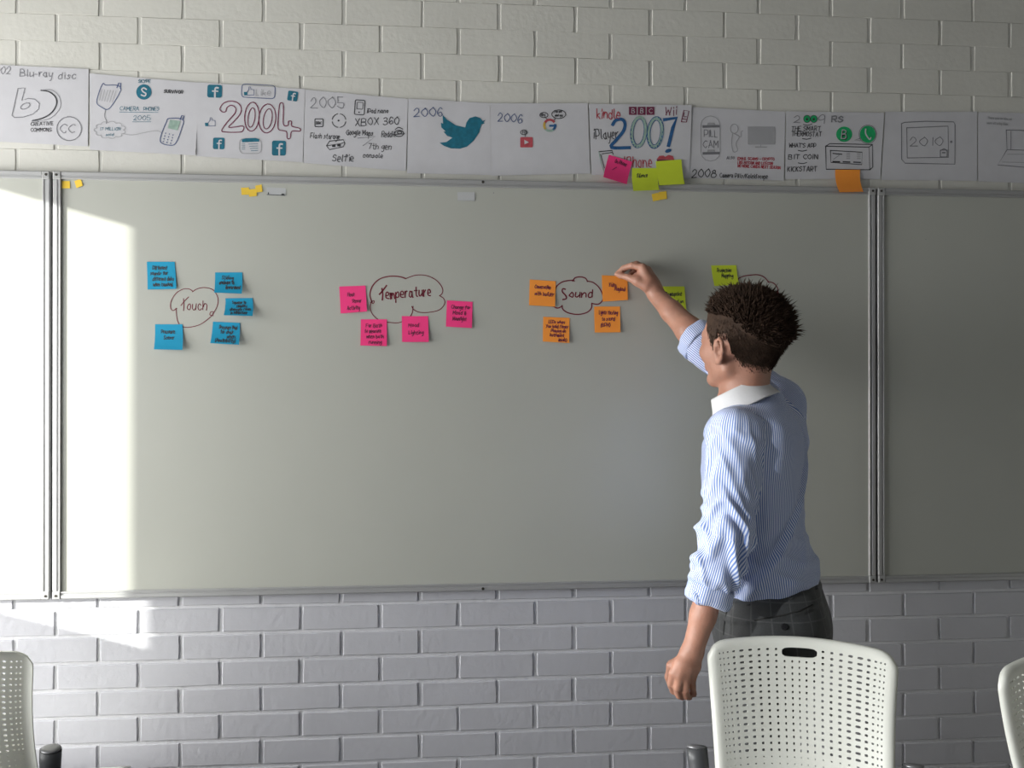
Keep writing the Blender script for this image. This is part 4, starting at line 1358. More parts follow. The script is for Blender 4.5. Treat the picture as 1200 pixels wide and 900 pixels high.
# eyes
for s_ in (1, -1):
    me = MB()
    c_ = hp(.0755, .031 * s_, .001)
    rings = []
    for a in range(9):
        ph = PI * a / 8
        rings.append([c_ + HS * .0122 * (math.cos(ph) * FH + math.sin(ph) * (math.cos(t_ * PI / 8) * LH + math.sin(t_ * PI / 8) * UH)) for t_ in range(16)])
    me.loft(rings)
    me.m = [1 if i < 32 else 0 for i in range(len(me.f))]
    me.build('eye', [M['eye'], M['iris']], man, smooth=True)

# ---- hair
loc = (bv - HC) @ HR.T / HS


def hair_low(f):
    return np.interp(f, [-.12, -.075, -.040, -.024, -.018, .012, .016, .030, .040, .058, .074, .088, .12],
                     [-.066, -.060, -.050, -.030, .014, .014, -.014, -.014, .004, .030, .056, .074, .2])


fc = loc[bq].mean(1)
near = (np.abs(fc[:, 0]) < .13) & (np.abs(fc[:, 1]) < .0835) & (fc[:, 2] > -.09) & (fc[:, 2] < .14)
region = near & (fc[:, 2] > hair_low(fc[:, 0]))
msk = region
N0 = normals(bv, bq)
hq = bq[msk]
used, inv = np.unique(hq, return_inverse=True)
lv = loc[used]
top = np.clip((lv[:, 2] - .055 + .75 * np.clip(-lv[:, 0] - .02, 0, 1)) / .035, 0, 1)
edge = np.clip((lv[:, 2] - hair_low(lv[:, 0])) / .026, 0, 1)
hv = bv[used] + N0[used] * (.0002 + .0028 * edge + .007 * top * edge)[:, None]
HQ = inv.reshape(hq.shape)
HQ = HQ[edge[HQ].min(1) > .62]
hair_v, hair_q = [tuple(p) for p in hv], [tuple(map(int, q)) for q in HQ]
rh = random.Random(5)


def strand(p, dirs, lengths, r):
    """three sided tapering lock"""
    base = len(hair_v)
    q = np.array(p)
    d0 = unit(dirs[0])
    s1 = unit(np.cross(d0, [0.3, 0.5, 0.8])); s2 = np.cross(d0, s1)
    n = len(lengths)
    for i in range(n + 1):
        rr = r * (1 - (i / n) ** 1.6)
        if i == n:
            hair_v.append(tuple(q))
        else:
            for k in range(3):
                a = 2 * PI * k / 3
                hair_v.append(tuple(q + rr * (math.cos(a) * s1 + math.sin(a) * s2)))
            q = q + unit(dirs[i]) * lengths[i]
    for i in range(n - 1):
        for k in range(3):
            a, b = base + 3 * i + k, base + 3 * i + (k + 1) % 3
            hair_q.append((a, b, b + 3, a + 3))
    for k in range(3):
        hair_q.append((base + 3 * (n - 1) + k, base + 3 * (n - 1) + (k + 1) % 3, base + 3 * n))


Nh = N0[used]
cand = np.arange(len(used))
rng.shuffle(cand)
for ii in cand[:9000]:
    f, l, u = lv[ii]
    if abs(l) > .064 and -.022 < f < .022 and u < .020: continue
    t_, e_ = top[ii], edge[ii]
    n_ = Nh[ii]
    rd = np.array([rh.gauss(0, 1) for _ in range(3)])
    p = hv[ii] - n_ * .001
    if t_ > .35:
        if rh.random() > .62: continue
        back = max(0, -f) / .1
        front = max(0, f) / .1
        lean = n_ * .8 + FH * (.55 * front - .1 + .25 * rh.random()) + UH * .30 - FH * .35 * back + rd * .16
        L = (.006 + .014 * t_ * rh.uniform(.4, 1.25)) * (1 if rh.random() > .12 else 1.5)
        bend = rd * .2 + FH * rh.uniform(-.25, .25) - UH * .25
        strand(p, [lean, lean + bend * .5, lean + bend], [L * .4, L * .35, L * .3], .0022 * rh.uniform(.6, 1.2))
    else:
        if rh.random() > .22 + .75 * e_: continue
        dn = -UH * .8 - FH * .35 + n_ * .22 + rd * .12
        L = (.004 + .007 * e_) * rh.uniform(.6, 1.2)
        strand(p, [dn, dn + n_ * .05], [L * .5, L * .5], .0010 * rh.uniform(.6, 1.1))
hm = bpy.data.meshes.new('hair')
hm.from_pydata(hair_v, [], hair_q)
hm.materials.append(M['hair'])
hm.polygons.foreach_set('use_smooth', [True] * len(hair_q))
hm.update()
link('hair', hm, man)


# ---- shirt cloth with woven stripes
def cloth_material(name, stripes):
    m = bpy.data.materials.new(name)
    m.use_nodes = True
    nt = m.node_tree
    L = nt.links.new
    bs = nt.nodes['Principled BSDF']
    bs.inputs['Roughness'].default_value = 0.75
    bs.inputs['Sheen Weight'].default_value = 0.15
    at_ = nt.nodes.new('ShaderNodeAttribute'); at_.attribute_name = 'su'
    mt = nt.nodes.new('ShaderNodeMath'); mt.operation = 'MULTIPLY'; mt.inputs[1].default_value = 2 * PI
    sn = nt.nodes.new('ShaderNodeMath'); sn.operation = 'SINE'
    L(at_.outputs['Fac'], mt.inputs[0]); L(mt.outputs[0], sn.inputs[0])
    rp = nt.nodes.new('ShaderNodeMapRange')
    rp.inputs['From Min'].default_value = -.35; rp.inputs['From Max'].default_value = .35
    L(sn.outputs[0], rp.inputs['Value'])
    mx = nt.nodes.new('ShaderNodeMix'); mx.data_type = 'RGBA'
    mx.inputs['A'].default_value = (*stripes[0], 1); mx.inputs['B'].default_value = (*stripes[1], 1)
    L(rp.outputs['Result'], mx.inputs['Factor'])
    L(mx.outputs['Result'], bs.inputs['Base Color'])
    geo = nt.nodes.new('ShaderNodeNewGeometry')
    n2 = nt.nodes.new('ShaderNodeTexNoise'); n2.inputs['Scale'].default_value = 28; n2.inputs['Detail'].default_value = 3
    L(geo.outputs['Position'], n2.inputs['Vector'])
    b = nt.nodes.new('ShaderNodeBump'); b.inputs['Strength'].default_value = .35; b.inputs['Distance'].default_value = .006
    L(n2.outputs['Fac'], b.inputs['Height']); L(b.outputs['Normal'], bs.inputs['Normal'])
    return m


M['shirt'] = cloth_material('blue_white_striped_cotton', ((0.14, 0.235, 0.56), (0.76, 0.80, 0.94)))
tz = lambda px, py, a, b: (float(A(px, py, YT)[2]), float(A(px, py, YT)[0]), float(A(px, py, YT)[1]), a, b)
tors = [tz(884, 462, .055, .050), tz(884, 474, .100, .075), tz(885, 490, .150, .098), tz(884, 505, .170, .112), tz(882, 545, .165, .120), tz(883, 590, .155, .118), tz(886, 625, .150, .116),
        tz(892, 652, .160, .124), tz(896, 668, .161, .127), tz(898, 682, .152, .119), tz(898, 694, .140, .108), tz(898, 716, .130, .10)]
sf = Field((1.58, -0.78, .90), (2.12, -0.10, 1.68), 0.0040)
f_t = d_loft(tors, FT, LT, 2.2)
lo_, hi_ = np.array([1.6, -.75, tors[-1][0]]), np.array([2.1, -.15, tors[0][0]])
sf.add(f_t, lo_, hi_, .01)
slL = [(shL + .005 * UP, .061), (shL + (elL - shL) * .5 - .004 * LT * 0, .0570), (elL, .0540), (elL + (wrL - elL) * .28, .0500), (elL + (wrL - elL) * .56, .0440)]
slR = [(shR, .060), (shR + (elR - shR) * .55, .058), (elR - (elR - shR) * .05, .053), (elR + (wrR - elR) * .12, .050)]
sf.cone(neck0 - .045 * UP - .02 * FT, shL, .046, .050, .03)
sf.cone(neck0 - .045 * UP - .02 * FT, shR, .046, .050, .03)
sf.cone(A(888, 468, -.44), A(884, 492, -.45), .056, .062, .03)
sf.cone(shR + .01 * LT, A(921, 520, -.37), .054, .056, .04)
sf.cone(shL - .02 * LT, A(868, 540, -.50), .050, .060, .04)
sf.chain(slL, .022)
sf.chain(slR, .022)
# clean cut at the cuffs
for sl, wr, el in ((slL, wrL, elL), (slR, wrR, elR)):
    d = unit(wr - el)
    e = sl[-1][0] + d * .002
    sf.add(lambda X, Y, Z, d=d, e=e: np.maximum(-((X - e[0]) * d[0] + (Y - e[1]) * d[1] + (Z - e[2]) * d[2]), np.sqrt((X - e[0]) ** 2 + (Y - e[1]) ** 2 + (Z - e[2]) ** 2) - .085), e - .09, e + .09, .003, 's')
pw = A(905, 679, YT); nw = unit(UP - .22 * np.array([1, 0, 0]))
he = pw - .030 * nw
sf.add(lambda X, Y, Z: np.maximum((X - he[0]) * nw[0] + (Y - he[1]) * nw[1] + (Z - he[2]) * nw[2], 1.0 * (X < A(846, 700, YT)[0])), he - .30, he + np.array([.3, .3, .06]), .002, 's')
V, Q = sf.mesh()
V = relax(V, Q, 2, .5)


def chain_d(P, ch):
    X, Y, Z = P[:, 0], P[:, 1], P[:, 2]
    return np.min([d_cone(X, Y, Z, np.array(a[0]), np.array(b[0]), a[1], b[1]) for a, b in zip(ch[:-1], ch[1:])], 0)


def arm_param(P, ch, ref):
    """distance along the sleeve and angle about it"""
    best = np.full(len(P), 9.0); H_ = np.zeros(len(P)); T_ = np.zeros(len(P)); acc = 0
    for a, b in zip(ch[:-1], ch[1:]):
        pa, pb = np.array(a[0]), np.array(b[0])
        L_ = np.linalg.norm(pb - pa); d = (pb - pa) / L_
        t = (P - pa) @ d
        tc = np.clip(t, 0, L_)
        off = P - pa - tc[:, None] * d
        dist = np.linalg.norm(off, axis=1)
        e1 = unit(ref - d * (ref @ d)); e2 = np.cross(d, e1)
        ang = np.arctan2(off @ e2, off @ e1)
        m = dist < best
        best[m] = dist[m]; H_[m] = acc + tc[m]; T_[m] = ang[m]
        acc += L_
    return H_, T_


dT = np.abs(f_t(V[:, 0], V[:, 1], V[:, 2])); dTs = f_t(V[:, 0], V[:, 1], V[:, 2])
dL, dR = chain_d(V, slL), chain_d(V, slR)
# arm or trunk: plane of the armhole seam
seamL = (V - (shL - .020 * LT + .0 * UP)) @ unit(LT * .95 - .10 * UP)
seamR = (V - (shR + .030 * LT)) @ unit(-LT * .95 + unit(elR - shR) * .15)
isL = (dL < dTs + .006) & (seamL > 0)
isR = (dR < dTs + .045) & (seamR > 0)
hL, aL = arm_param(V, slL, np.array([0.35, 1.0, 0]))
hR, aR = arm_param(V, slR, np.array([0, 0.6, 1.0]))
cz = interp_sections(tors, np.clip(V[:, 2], tors[-1][0], tors[0][0]))
ox, oy = V[:, 0] - cz[0], V[:, 1] - cz[1]
# angle 0 at the back of the trunk
aT = np.arctan2(ox * LT[0] + oy * LT[1], -(ox * FT[0] + oy * FT[1]))
NV = normals(V, Q)
z_ = V[:, 2]
fold = np.zeros(len(V))


def ridge(w, p=1.6): return (0.5 + 0.5 * np.sin(2 * PI * w)) ** p


def sleeve_folds(h, a, total, elbow):
    w = h / .066 + .60 * np.sin(2 * a + 1.0) + .35 * np.sin(3 * a + 14 * h + 2) + .25 * np.sin(37 * h)
    w2 = h / .083 - .5 * np.sin(a * 1 + .5) + .3 * np.sin(5 * a + 21 * h)
    amp = .0052 + .0082 * np.exp(-((h - elbow) / .09) ** 2) + .004 * np.exp(-((h - total + .03) / .05) ** 2)
    return amp * (ridge(w) * (.45 + .55 * np.sin(a * 1.5 + 12 * h + 1) ** 2) + .55 * ridge(w2, 2.2) - .35)


fL = sleeve_folds(hL, aL, .42, .25)
fR = sleeve_folds(hR, aR, .32, .26)
s_m = aT * .15
wt = (z_ * .55 + s_m * .95) / .105 + .35 * np.sin(9 * s_m + 16 * z_) + .2 * np.sin(31 * z_ - 11 * s_m)
wt2 = (z_ * .9 - s_m * .5) / .070 + .4 * np.sin(14 * s_m) + .3 * np.sin(23 * z_ + 7 * s_m)
zb = 1 / (1 + np.exp((z_ - 1.10) / .035))          # low on the trunk
fT = (.0024 + .0030 * zb) * ridge(wt, 2.0) + (.0012 + .0055 * zb) * ridge(wt2, 2.4) - .002
# long drag fold from the armpit to the small of the back
dr = (z_ - (1.075 + (aT - 1.2) * -.16))
fT += .008 * np.exp(-(dr / .013) ** 2) * np.clip((aT + .9) / .5, 0, 1) - .006 * np.exp(-((dr - .022) / .012) ** 2) * np.clip((aT + .9) / .5, 0, 1)
neckfade = np.clip((1.42 - z_) / .05, .15, 1)
hemd = np.clip(((V - he) @ nw - .004) / .05, 0, 1)
fold = np.where(isL, fL, np.where(isR, fR, fT * hemd)) * neckfade
# soft handover at the seams, with the seam itself drawn in
wS = np.exp(-(seamL / .004) ** 2) * (dL < dTs + .03) + np.exp(-(seamR / .004) ** 2) * (dR < dTs + .03)
fold *= 1 - .7 * np.clip(wS * 1.0, 0, 1)
fold -= .0022 * np.clip(wS, 0, 1)
for wv, ph in ((np.array([31., 17, 23]), 0.4), (np.array([-19., 37, 29]), 2.1), (np.array([47., -31, 13]), 4.0)):
    fold += .0006 * np.sin(V @ wv + ph)
V = V + NV * fold[:, None]
V = relax(V, Q, 1, .3)
shirt = np_mesh('shirt', V, Q, M['shirt'], man)
# stripe coordinate, one value per face corner
fl = isL[Q].mean(1) > .5; frr = isR[Q].mean(1) > .5
lab = np.where(fl, 0, np.where(frr & (hR[Q].mean(1) > .13), 1, 2))
su = np.zeros(Q.shape)
for k_, (ang, rad) in enumerate(((aL, .052), (aR, .052), (aT, .145))):
    c_ = ang[Q[lab == k_]]
    c_ = np.where((c_.max(1, keepdims=True) - c_.min(1, keepdims=True) > PI) & (c_ < 0), c_ + 2 * PI, c_)
    su[lab == k_] = c_ * rad / .0046
axR = unit(elR - shR); view = unit(elR - np.array([CX, CY, CZ])); pr = unit(np.cross(axR, view))
su[lab == 1] = (V[Q[lab == 1]] @ pr) / .0050
sh3 = (lab == 2) & ((dR - dTs)[Q].mean(1) < -.010) & (hR[Q].mean(1) < .13) & (seamR[Q].mean(1) > -.08)
su[sh3] = (V[Q[sh3]] @ unit([.71, .36, .60])) / .0046
atb = shirt.data.attributes.new('su', 'FLOAT', 'CORNER')
if len(shirt.data.loops) == su.size:
    atb.data.foreach_set('value', su.ravel().astype(np.float32))
V_shirt = V


def ring_loft(mb, c, e1, e2, ax, prof, n=48, wob=0.0, ph=0.0, mat=0, sx=1.0, sy=1.0):
    """revolve (radius, height) pairs about ax"""
    rings = []
    for (r, h) in prof:
        R_ = []
        for i in range(n):
            a = 2 * PI * i / n
            w_ = wob * (math.sin(3 * a + ph) + .6 * math.sin(5 * a + 2 * ph) + .4 * math.sin(9 * a))
            R_.append(c + (r + w_) * (math.cos(a) * e1 * sx + math.sin(a) * e2 * sy) + ax * (h + w_ * .8))
        rings.append(R_)
    mb.loft(rings, mat, cap=False)
    return mb


# rolled cuffs
for (sl, wr, el, r_, n_) in ((slL, wrL, elL, .046, 0), (slR, wrR, elR, .0515, 1)):
    d = unit(wr - el)
    e1 = unit(np.cross(d, UP)); e2 = np.cross(d, e1)
    c_ = sl[-1][0] - d * .018
    mb = MB()
    prof = [(r_ - .004, -.016), (r_ + .003, -.018), (r_ + .006, -.012), (r_ + .0055, .0), (r_ + .0065, .012), (r_ + .004, .022), (r_ - .002, .026), (r_ - .009, .024), (r_ - .012, .010)]
    ring_loft(mb, c_, e1, e2, d, prof, 64, .0016, 1.0 + n_)
    cf = mb.build('cuff', M['shirt'], man, smooth=True)
    a_ = cf.data.attributes.new('su', 'FLOAT', 'CORNER')
    vals = []
    for f_ in mb.f:
        cs_ = [i % 64 for i in f_]
        if max(cs_) - min(cs_) > 32: cs_ = [c if c > 32 else c + 64 for c in cs_]
        vals += [c / 64 * 2 * PI * r_ / .0046 for c in cs_]
    if len(cf.data.loops) == len(vals): a_.data.foreach_set('value', vals)

# white collar, stand and fall
ax = unit(UP * .88 + FT * .42)
e1 = unit(FT - ax * (FT @ ax)); e2 = np.cross(ax, e1)
cc = A(868, 464, -.455)
mb = MB()
ring_loft(mb, cc, e1, e2, ax, [(.058, -.020), (.061, .008), (.0625, .019), (.065, .021), (.067, .017), (.075, -.008), (.085, -.028), (.086, -.0305), (.083, -.031), (.071, -.010), (.062, .012)], 64, .0004, .7, sx=1.03, sy=.96)
mb.build('collar', M['collar'], man, smooth=True)

# ---- trousers
M['trousers'] = cloth_material('grey_checked_wool', ((.030, .032, .034), (.030, .032, .034)))
nt = M['trousers'].node_tree
mx = [n for n in nt.nodes if n.type == 'MIX'][0]
mx.inputs['B'].default_value = (.058, .060, .062, 1)
rp = [n for n in nt.nodes if n.type == 'MAP_RANGE'][0]
rp.inputs['From Min'].default_value = .955; rp.inputs['From Max'].default_value = .99
geo = [n for n in nt.nodes if n.type == 'NEW_GEOMETRY'][0]
sx_ = nt.nodes.new('ShaderNodeSeparateXYZ'); nt.links.new(geo.outputs['Position'], sx_.inputs[0])
m1 = nt.nodes.new('ShaderNodeMath'); m1.operation = 'MULTIPLY'; m1.inputs[1].default_value = 2 * PI / .042
nt.links.new(sx_.outputs['Z'], m1.inputs[0])
m2 = nt.nodes.new('ShaderNodeMath'); m2.operation = 'SINE'; nt.links.new(m1.outputs[0], m2.inputs[0])
m3 = nt.nodes.new('ShaderNodeMath'); m3.operation = 'MAXIMUM'
sn = [n for n in nt.nodes if n.type == 'MATH' and n.operation == 'SINE'][0]
nt.links.new(sn.outputs[0], m3.inputs[0]); nt.links.new(m2.outputs[0], m3.inputs[1]); nt.links.new(m3.outputs[0], rp.inputs['Value'])
n3 = nt.nodes.new('ShaderNodeTexNoise'); n3.inputs['Scale'].default_value = 420; nt.links.new(geo.outputs['Position'], n3.inputs['Vector'])
m4 = nt.nodes.new('ShaderNodeMapRange'); m4.inputs['To Min'].default_value = .6; m4.inputs['To Max'].default_value = 1.4
nt.links.new(n3.outputs['Fac'], m4.inputs['Value'])
vm = nt.nodes.new('ShaderNodeVectorMath'); vm.operation = 'SCALE'
nt.links.new(mx.outputs['Result'], vm.inputs[0]); nt.links.new(m4.outputs['Result'], vm.inputs['Scale'])
nt.links.new(vm.outputs['Vector'], nt.nodes['Principled BSDF'].inputs['Base Color'])

hips = [tz(898, 676, .148, .120), tz(899, 700, .156, .126), tz(901, 722, .166, .136), tz(904, 745, .170, .138), tz(903, 775, .160, .120), tz(902, 800, .12, .09)]
tf = Field((1.50, -0.78, 0.05), (2.16, -0.10, 1.08), 0.0055)
f_h = d_loft(hips, FT, LT, 2.3)
tf.add(f_h, (1.6, -.72, hips[-1][0]), (2.12, -.2, hips[0][0]), .02)
for hp_, kn, an in ((hipL, kneL, ankL), (hipR, kneR, ankR)):
    tf.chain([(hp_ - .05 * UP, .098), (kn, .072), (kn + (an - kn) * .4, .068), (an + .02 * UP, .062)], .03)
    tf.cone(an - .06 * UP, an - .075 * UP, .09, .09, .004, 's')
for s_ in (1, -1):      # buttocks
    tf.ell(pel - .045 * UP - .055 * FT + .065 * s_ * LT, (.078, .078, .085), None, .04)
tf.add(lambda X, Y, Z: -((X - pw[0]) * nw[0] + (Y - pw[1]) * nw[1] + (Z - pw[2]) * nw[2]), pw - .3, pw + .3, .003, 's')
V, Q = tf.mesh()
V = relax(V, Q, 2, .5)
NV = normals(V, Q)
cz = interp_sections(hips, np.clip(V[:, 2], hips[-1][0], hips[0][0]))
ox, oy = V[:, 0] - cz[0], V[:, 1] - cz[1]
aH = np.arctan2(ox * LT[0] + oy * LT[1], -(ox * FT[0] + oy * FT[1]))
dw = (V - pw) @ nw
fd = .0022 * np.sin(V[:, 2] * 55 + 3 * np.sin(aH * 3)) * ridge(aH * 1.3 + V[:, 2] * 3) * np.clip(-dw / .08, 0, 1)
fd += np.where((dw > -.042), .0030, 0.0)             # the waistband stands proud
V = V + NV * fd[:, None]
tr = np_mesh('trousers', V, Q, M['trousers'], man)
c_ = aH[Q]
c_ = np.where((c_.max(1, keepdims=True) - c_.min(1, keepdims=True) > PI) & (c_ < 0), c_ + 2 * PI, c_)
ab = tr.data.attributes.new('su', 'FLOAT', 'CORNER')
if len(tr.data.loops) == c_.size:
    ab.data.foreach_set('value', (c_ * .155 / .042).ravel().astype(np.float32))
bvh = BVHTree.FromPolygons([tuple(p) for p in V], [tuple(map(int, q)) for q in Q])


def on_trousers(px, py, lift=.002):
    o_ = Vector((CX, CY, CZ))
    d = (at(px, py, -.5) - o_).normalized()
    hit = bvh.ray_cast(o_, d)
    if hit[0] is None: return None
    return hit[0] - d * 0 + hit[1] * lift, hit[1]


for x0, y0, x1, y1 in ((924.5, 684, 926.5, 702), (875.5, 690, 877, 709), (951.5, 676, 955, 690)):
    a, b = on_trousers(x0, y0), on_trousers(x1, y1)
    if a and b:
        MB().tube([a[0], (a[0] + b[0]) / 2 + a[1] * .002, b[0]], [.0052, .0056, .0052], 8, squash=(a[1], .35)).build('belt_loop', M['trousers'], man, smooth=True)
pts = [on_trousers(x, y, .0008) for x, y in ((884, 727), (900, 724), (918, 721), (936, 716), (952, 709))]
pts = [p[0] for p in pts if p]
if len(pts) > 2: MB().tube(pts, .0020, 6).build('pocket_seam', M['gap'], man, smooth=True)
b = on_trousers(919, 734.5, .001)
if b: MB().tube([b[0], b[0] + b[1] * .003], [.0075, .0065], 14).build('button', M['button'], man)
# side pocket seam on the near hip
pts = [on_trousers(x, y, .0006) for x, y in ((858, 702), (852, 716), (849, 732), (848, 744))]
pts = [p[0] for p in pts if p]
if len(pts) > 2: MB().tube(pts, .0014, 6).build('pocket_seam', M['gap'], man, smooth=True)
# shoes
for an in (ankL, ankR):
    mb = MB()
    rings = []
    for (f_, w_, h_, zc) in ((-.062, .020, .020, .035), (-.055, .033, .040, .043), (-.03, .038, .055, .052), (.02, .040, .050, .050), (.08, .045, .034, .036), (.13, .046, .027, .029), (.17, .036, .022, .024), (.195, .015, .014, .020)):
        rings.append([Vector(np.array([an[0], an[1], 0]) + FT * f_ + LT * w_ * math.cos(a) + UP * max(.001, zc + h_ * math.sin(a))) for a in [2 * PI * i / 20 for i in range(20)]])
    mb.loft(rings)
    mb.build('shoe', M['shoe'], man, smooth=True)

# ------------------------------------------------------------------ perforated shell chairs
def chair_point(a, b):
    """back shell in chair space: a across (-1..1), b up (0 lower end .. 1 top); x right, y back (away from the sitter), z up"""
    hw = 0.170 + 0.026 * b - 0.010 * (1 - b) * b
    x = a * hw
    z = 0.545 + 0.358 * b + 0.014 * (1 - a * a) * b
    y = 0.20 + 0.075 * b + 0.025 * math.sin(PI * b * .9)
    y -= 0.050 * a * a * (1 - .25 * b)                          # wraps round the sitter
    return Vector((x, y, z))


def chair_normal(a, b):
    e = 1e-3
    n = (chair_point(a + e, b) - chair_point(a - e, b)).cross(chair_point(a, b + e) - chair_point(a, b - e))
    return n.normalized()                                        # towards -y, the sitter


COLS, ROWS = 23, 21
COLW = [18, 20, 27, 36, 46, 47, 45, 45, 44, 42, 38, 36, 38, 42, 44, 45, 45, 47, 46, 36, 27, 20, 18]
HOLEW = [8, 8, 12, 17, 27, 23, 18, 16, 14, 11, 11, 9, 11, 11, 14, 16, 18, 23, 27, 17, 12, 8, 8]
COLX = [sum(COLW[:i]) / sum(COLW) for i in range(24)]


def chair_back_mesh():
    mb = MB()
    TH = 0.0045
    idx = {}
    front, back = [], []

    def vert(a, b, off):
        return chair_point(a, b) + chair_normal(a, b) * off
    a_of = lambda i: -0.90 + 1.80 * COLX[i]
    b_of = lambda j: 0.214 + 0.735 * j / ROWS
    F = []
    V = []

    def add_v(a, b, k):
        key = (round(a, 5), round(b, 5), k)
        if key not in idx:
            idx[key] = len(V)
            V.append(vert(a, b, TH / 2 if k == 0 else -TH / 2))
        return idx[key]

    def plate(poly_a, poly_b, flat=False):
        for k in (0, 1):
            for q in poly_a:
                f = [add_v(x, y, k) for x, y in q]
                F.append(f if k == 0 else f[::-1])
    handle = (9, 14, 19, 21)          # the slot replaces the middle cells of the top rows

    def cell(a0, a1, b0, b1, ha, hb, n=8):
        ca, cb = (a0 + a1) / 2, (b0 + b1) / 2
        outer = [(a1, cb), (a1, b1), (ca, b1), (a0, b1), (a0, cb), (a0, b0), (ca, b0), (a1, b0)]
        r = min(ha, hb)
        inner = []
        ang = [0, 38, 90, 142, 180, 218, 270, 322]
        for t in ang:
            t = math.radians(t)
            c, s = math.cos(t), math.sin(t)
            inner.append((ca + math.copysign(abs(c) ** .6, c) * ha if abs(c) > 1e-6 else ca, cb + math.copysign(abs(s) ** .6, s) * hb if abs(s) > 1e-6 else cb))
        for k in (0, 1):
            for i in range(8):
                f = [add_v(*outer[i], k), add_v(*outer[(i + 1) % 8], k), add_v(*inner[(i + 1) % 8], k), add_v(*inner[i], k)]
                F.append(f if k == 0 else f[::-1])
        for i in range(8):
            F.append([add_v(*inner[i], 0), add_v(*inner[(i + 1) % 8], 0), add_v(*inner[(i + 1) % 8], 1), add_v(*inner[i], 1)])

    for j in range(ROWS):
        for i in range(COLS):
            if handle[0] <= i < handle[1] and handle[2] <= j < handle[3]: continue
            a0, a1, b0, b1 = a_of(i), a_of(i + 1), b_of(j), b_of(j + 1)
            fa = HOLEW[i] / COLW[i] / 2
            fb = .19 if 2 < i < 20 else .15
            if j < 4:            # blind dimples where the shell turns into the seat
                fb *= .5; fa *= .55
            cell(a0, a1, b0, b1, (a1 - a0) * fa, (b1 - b0) * fb * 1.1)
    # handle slot
    A0, A1, B0, B1 = a_of(handle[0]), a_of(handle[1]), b_of(handle[2]), b_of(handle[3])
    outer = []
    for i in range(handle[1], handle[0], -1): outer += [(a_of(i), B1), ((a_of(i) + a_of(i - 1)) / 2, B1)]
    for j in range(handle[3], handle[2], -1): outer += [(A0, b_of(j)), (A0, (b_of(j) + b_of(j - 1)) / 2)]
    for i in range(handle[0], handle[1]): outer += [(a_of(i), B0), ((a_of(i) + a_of(i + 1)) / 2, B0)]
    for j in range(handle[2], handle[3]): outer += [(A1, b_of(j)), (A1, (b_of(j) + b_of(j + 1)) / 2)]
    ca, cb = (A0 + A1) / 2, (B0 + B1) / 2
    inner = []
    for (x, y) in outer:
        dx, dy = (x - ca) / ((A1 - A0) / 2), (y - cb) / ((B1 - B0) / 2)
        m = (abs(dx) ** 4 + abs(dy) ** 4) ** .25
        inner.append((ca + dx / m * (A1 - A0) / 2 * .93, cb + dy / m * (B1 - B0) / 2 * .80 + (B1 - B0) * .02))
    n = len(outer)
    for k in (0, 1):
        for i in range(n):
            f = [add_v(*outer[i], k), add_v(*outer[(i + 1) % n], k), add_v(*inner[(i + 1) % n], k), add_v(*inner[i], k)]
            F.append(f if k == 0 else f[::-1])
    for i in range(n):
        F.append([add_v(*inner[i], 0), add_v(*inner[(i + 1) % n], 0), add_v(*inner[(i + 1) % n], 1), add_v(*inner[i], 1)])
    # border up to the rounded outline, rolled back at the rim
    per = []
    A0, A1, B0, B1 = a_of(0), a_of(COLS), b_of(0), b_of(ROWS)
    for i in range(COLS, 0, -1): per += [(a_of(i), B1), ((a_of(i) + a_of(i - 1)) / 2, B1)]
    for j in range(ROWS, 0, -1): per += [(A0, b_of(j)), (A0, (b_of(j) + b_of(j - 1)) / 2)]
    for i in range(0, COLS): per += [(a_of(i), B0), ((a_of(i) + a_of(i + 1)) / 2, B0)]
    for j in range(0, ROWS): per += [(A1, b_of(j)), (A1, (b_of(j) + b_of(j + 1)) / 2)]

    def outline(x, y):
        X = x / A1
        Yt = (y - .5 * (B0 + B1)) / ((B1 - B0) / 2)
        X2, Y2 = X, Yt
        m = max(abs(X), abs(Yt))
        ox, oy = X, (y - 0) 
        # map the perforated rectangle onto the whole shell (a in -1..1, b in 0..1)
        fx = X
        fy = 0.0 if Yt <= -1 + 1e-6 else (1.0 if Yt >= 1 - 1e-6 else y)
        if abs(X) >= 1 - 1e-6: fx = math.copysign(1.0, X)
        rr, rb_ = .20, .105
        if fy > 1 - rb_ and abs(fx) > 1 - rr:
            cxx, cyy = math.copysign(1 - rr, fx), 1 - rb_
            dx, dy = (fx - cxx) / rr, (fy - cyy) / rb_
            m = math.hypot(dx, dy)
            if m > 1: fx, fy = cxx + dx / m * rr, cyy + dy / m * rb_
        return fx, fy
    n = len(per)
    outl = [outline(*p) for p in per]
    rings = [[[add_v(*p, k) for p in per] for k in (0, 1)]]
    for t in (.35, .7, .93, 1.0):
        R2 = []
        for k in (0, 1):
            R1 = []
            for (x, y), (fx, fy) in zip(per, outl):
                a, b = x + (fx - x) * t, y + (fy - y) * t
                P = chair_point(a, b); N_ = chair_normal(a, b)
                th_ = TH / 2 * (1 + 1.2 * t * t) if t < 1 else TH * .5
                low = max(0.0, 1 - b / .1)
                roll = .010 * t ** 3 * (1 - low)
                R1.append(len(V)); V.append(P + N_ * ((th_ if k == 0 else -th_) - roll))
            R2.append(R1)
        rings.append(R2)
    for r0, r1 in zip(rings[:-1], rings[1:]):
        for k in (0, 1):
            for i in range(n):
                f = [r0[k][(i + 1) % n], r0[k][i], r1[k][i], r1[k][(i + 1) % n]]
                F.append(f if k == 0 else f[::-1])
    for i in range(n):
        F.append([rings[-1][0][(i + 1) % n], rings[-1][0][i], rings[-1][1][i], rings[-1][1][(i + 1) % n]])
    mb.v = [tuple(v) for v in V]; mb.f = [tuple(f) for f in F]; mb.m = [0] * len(F)
    return mb


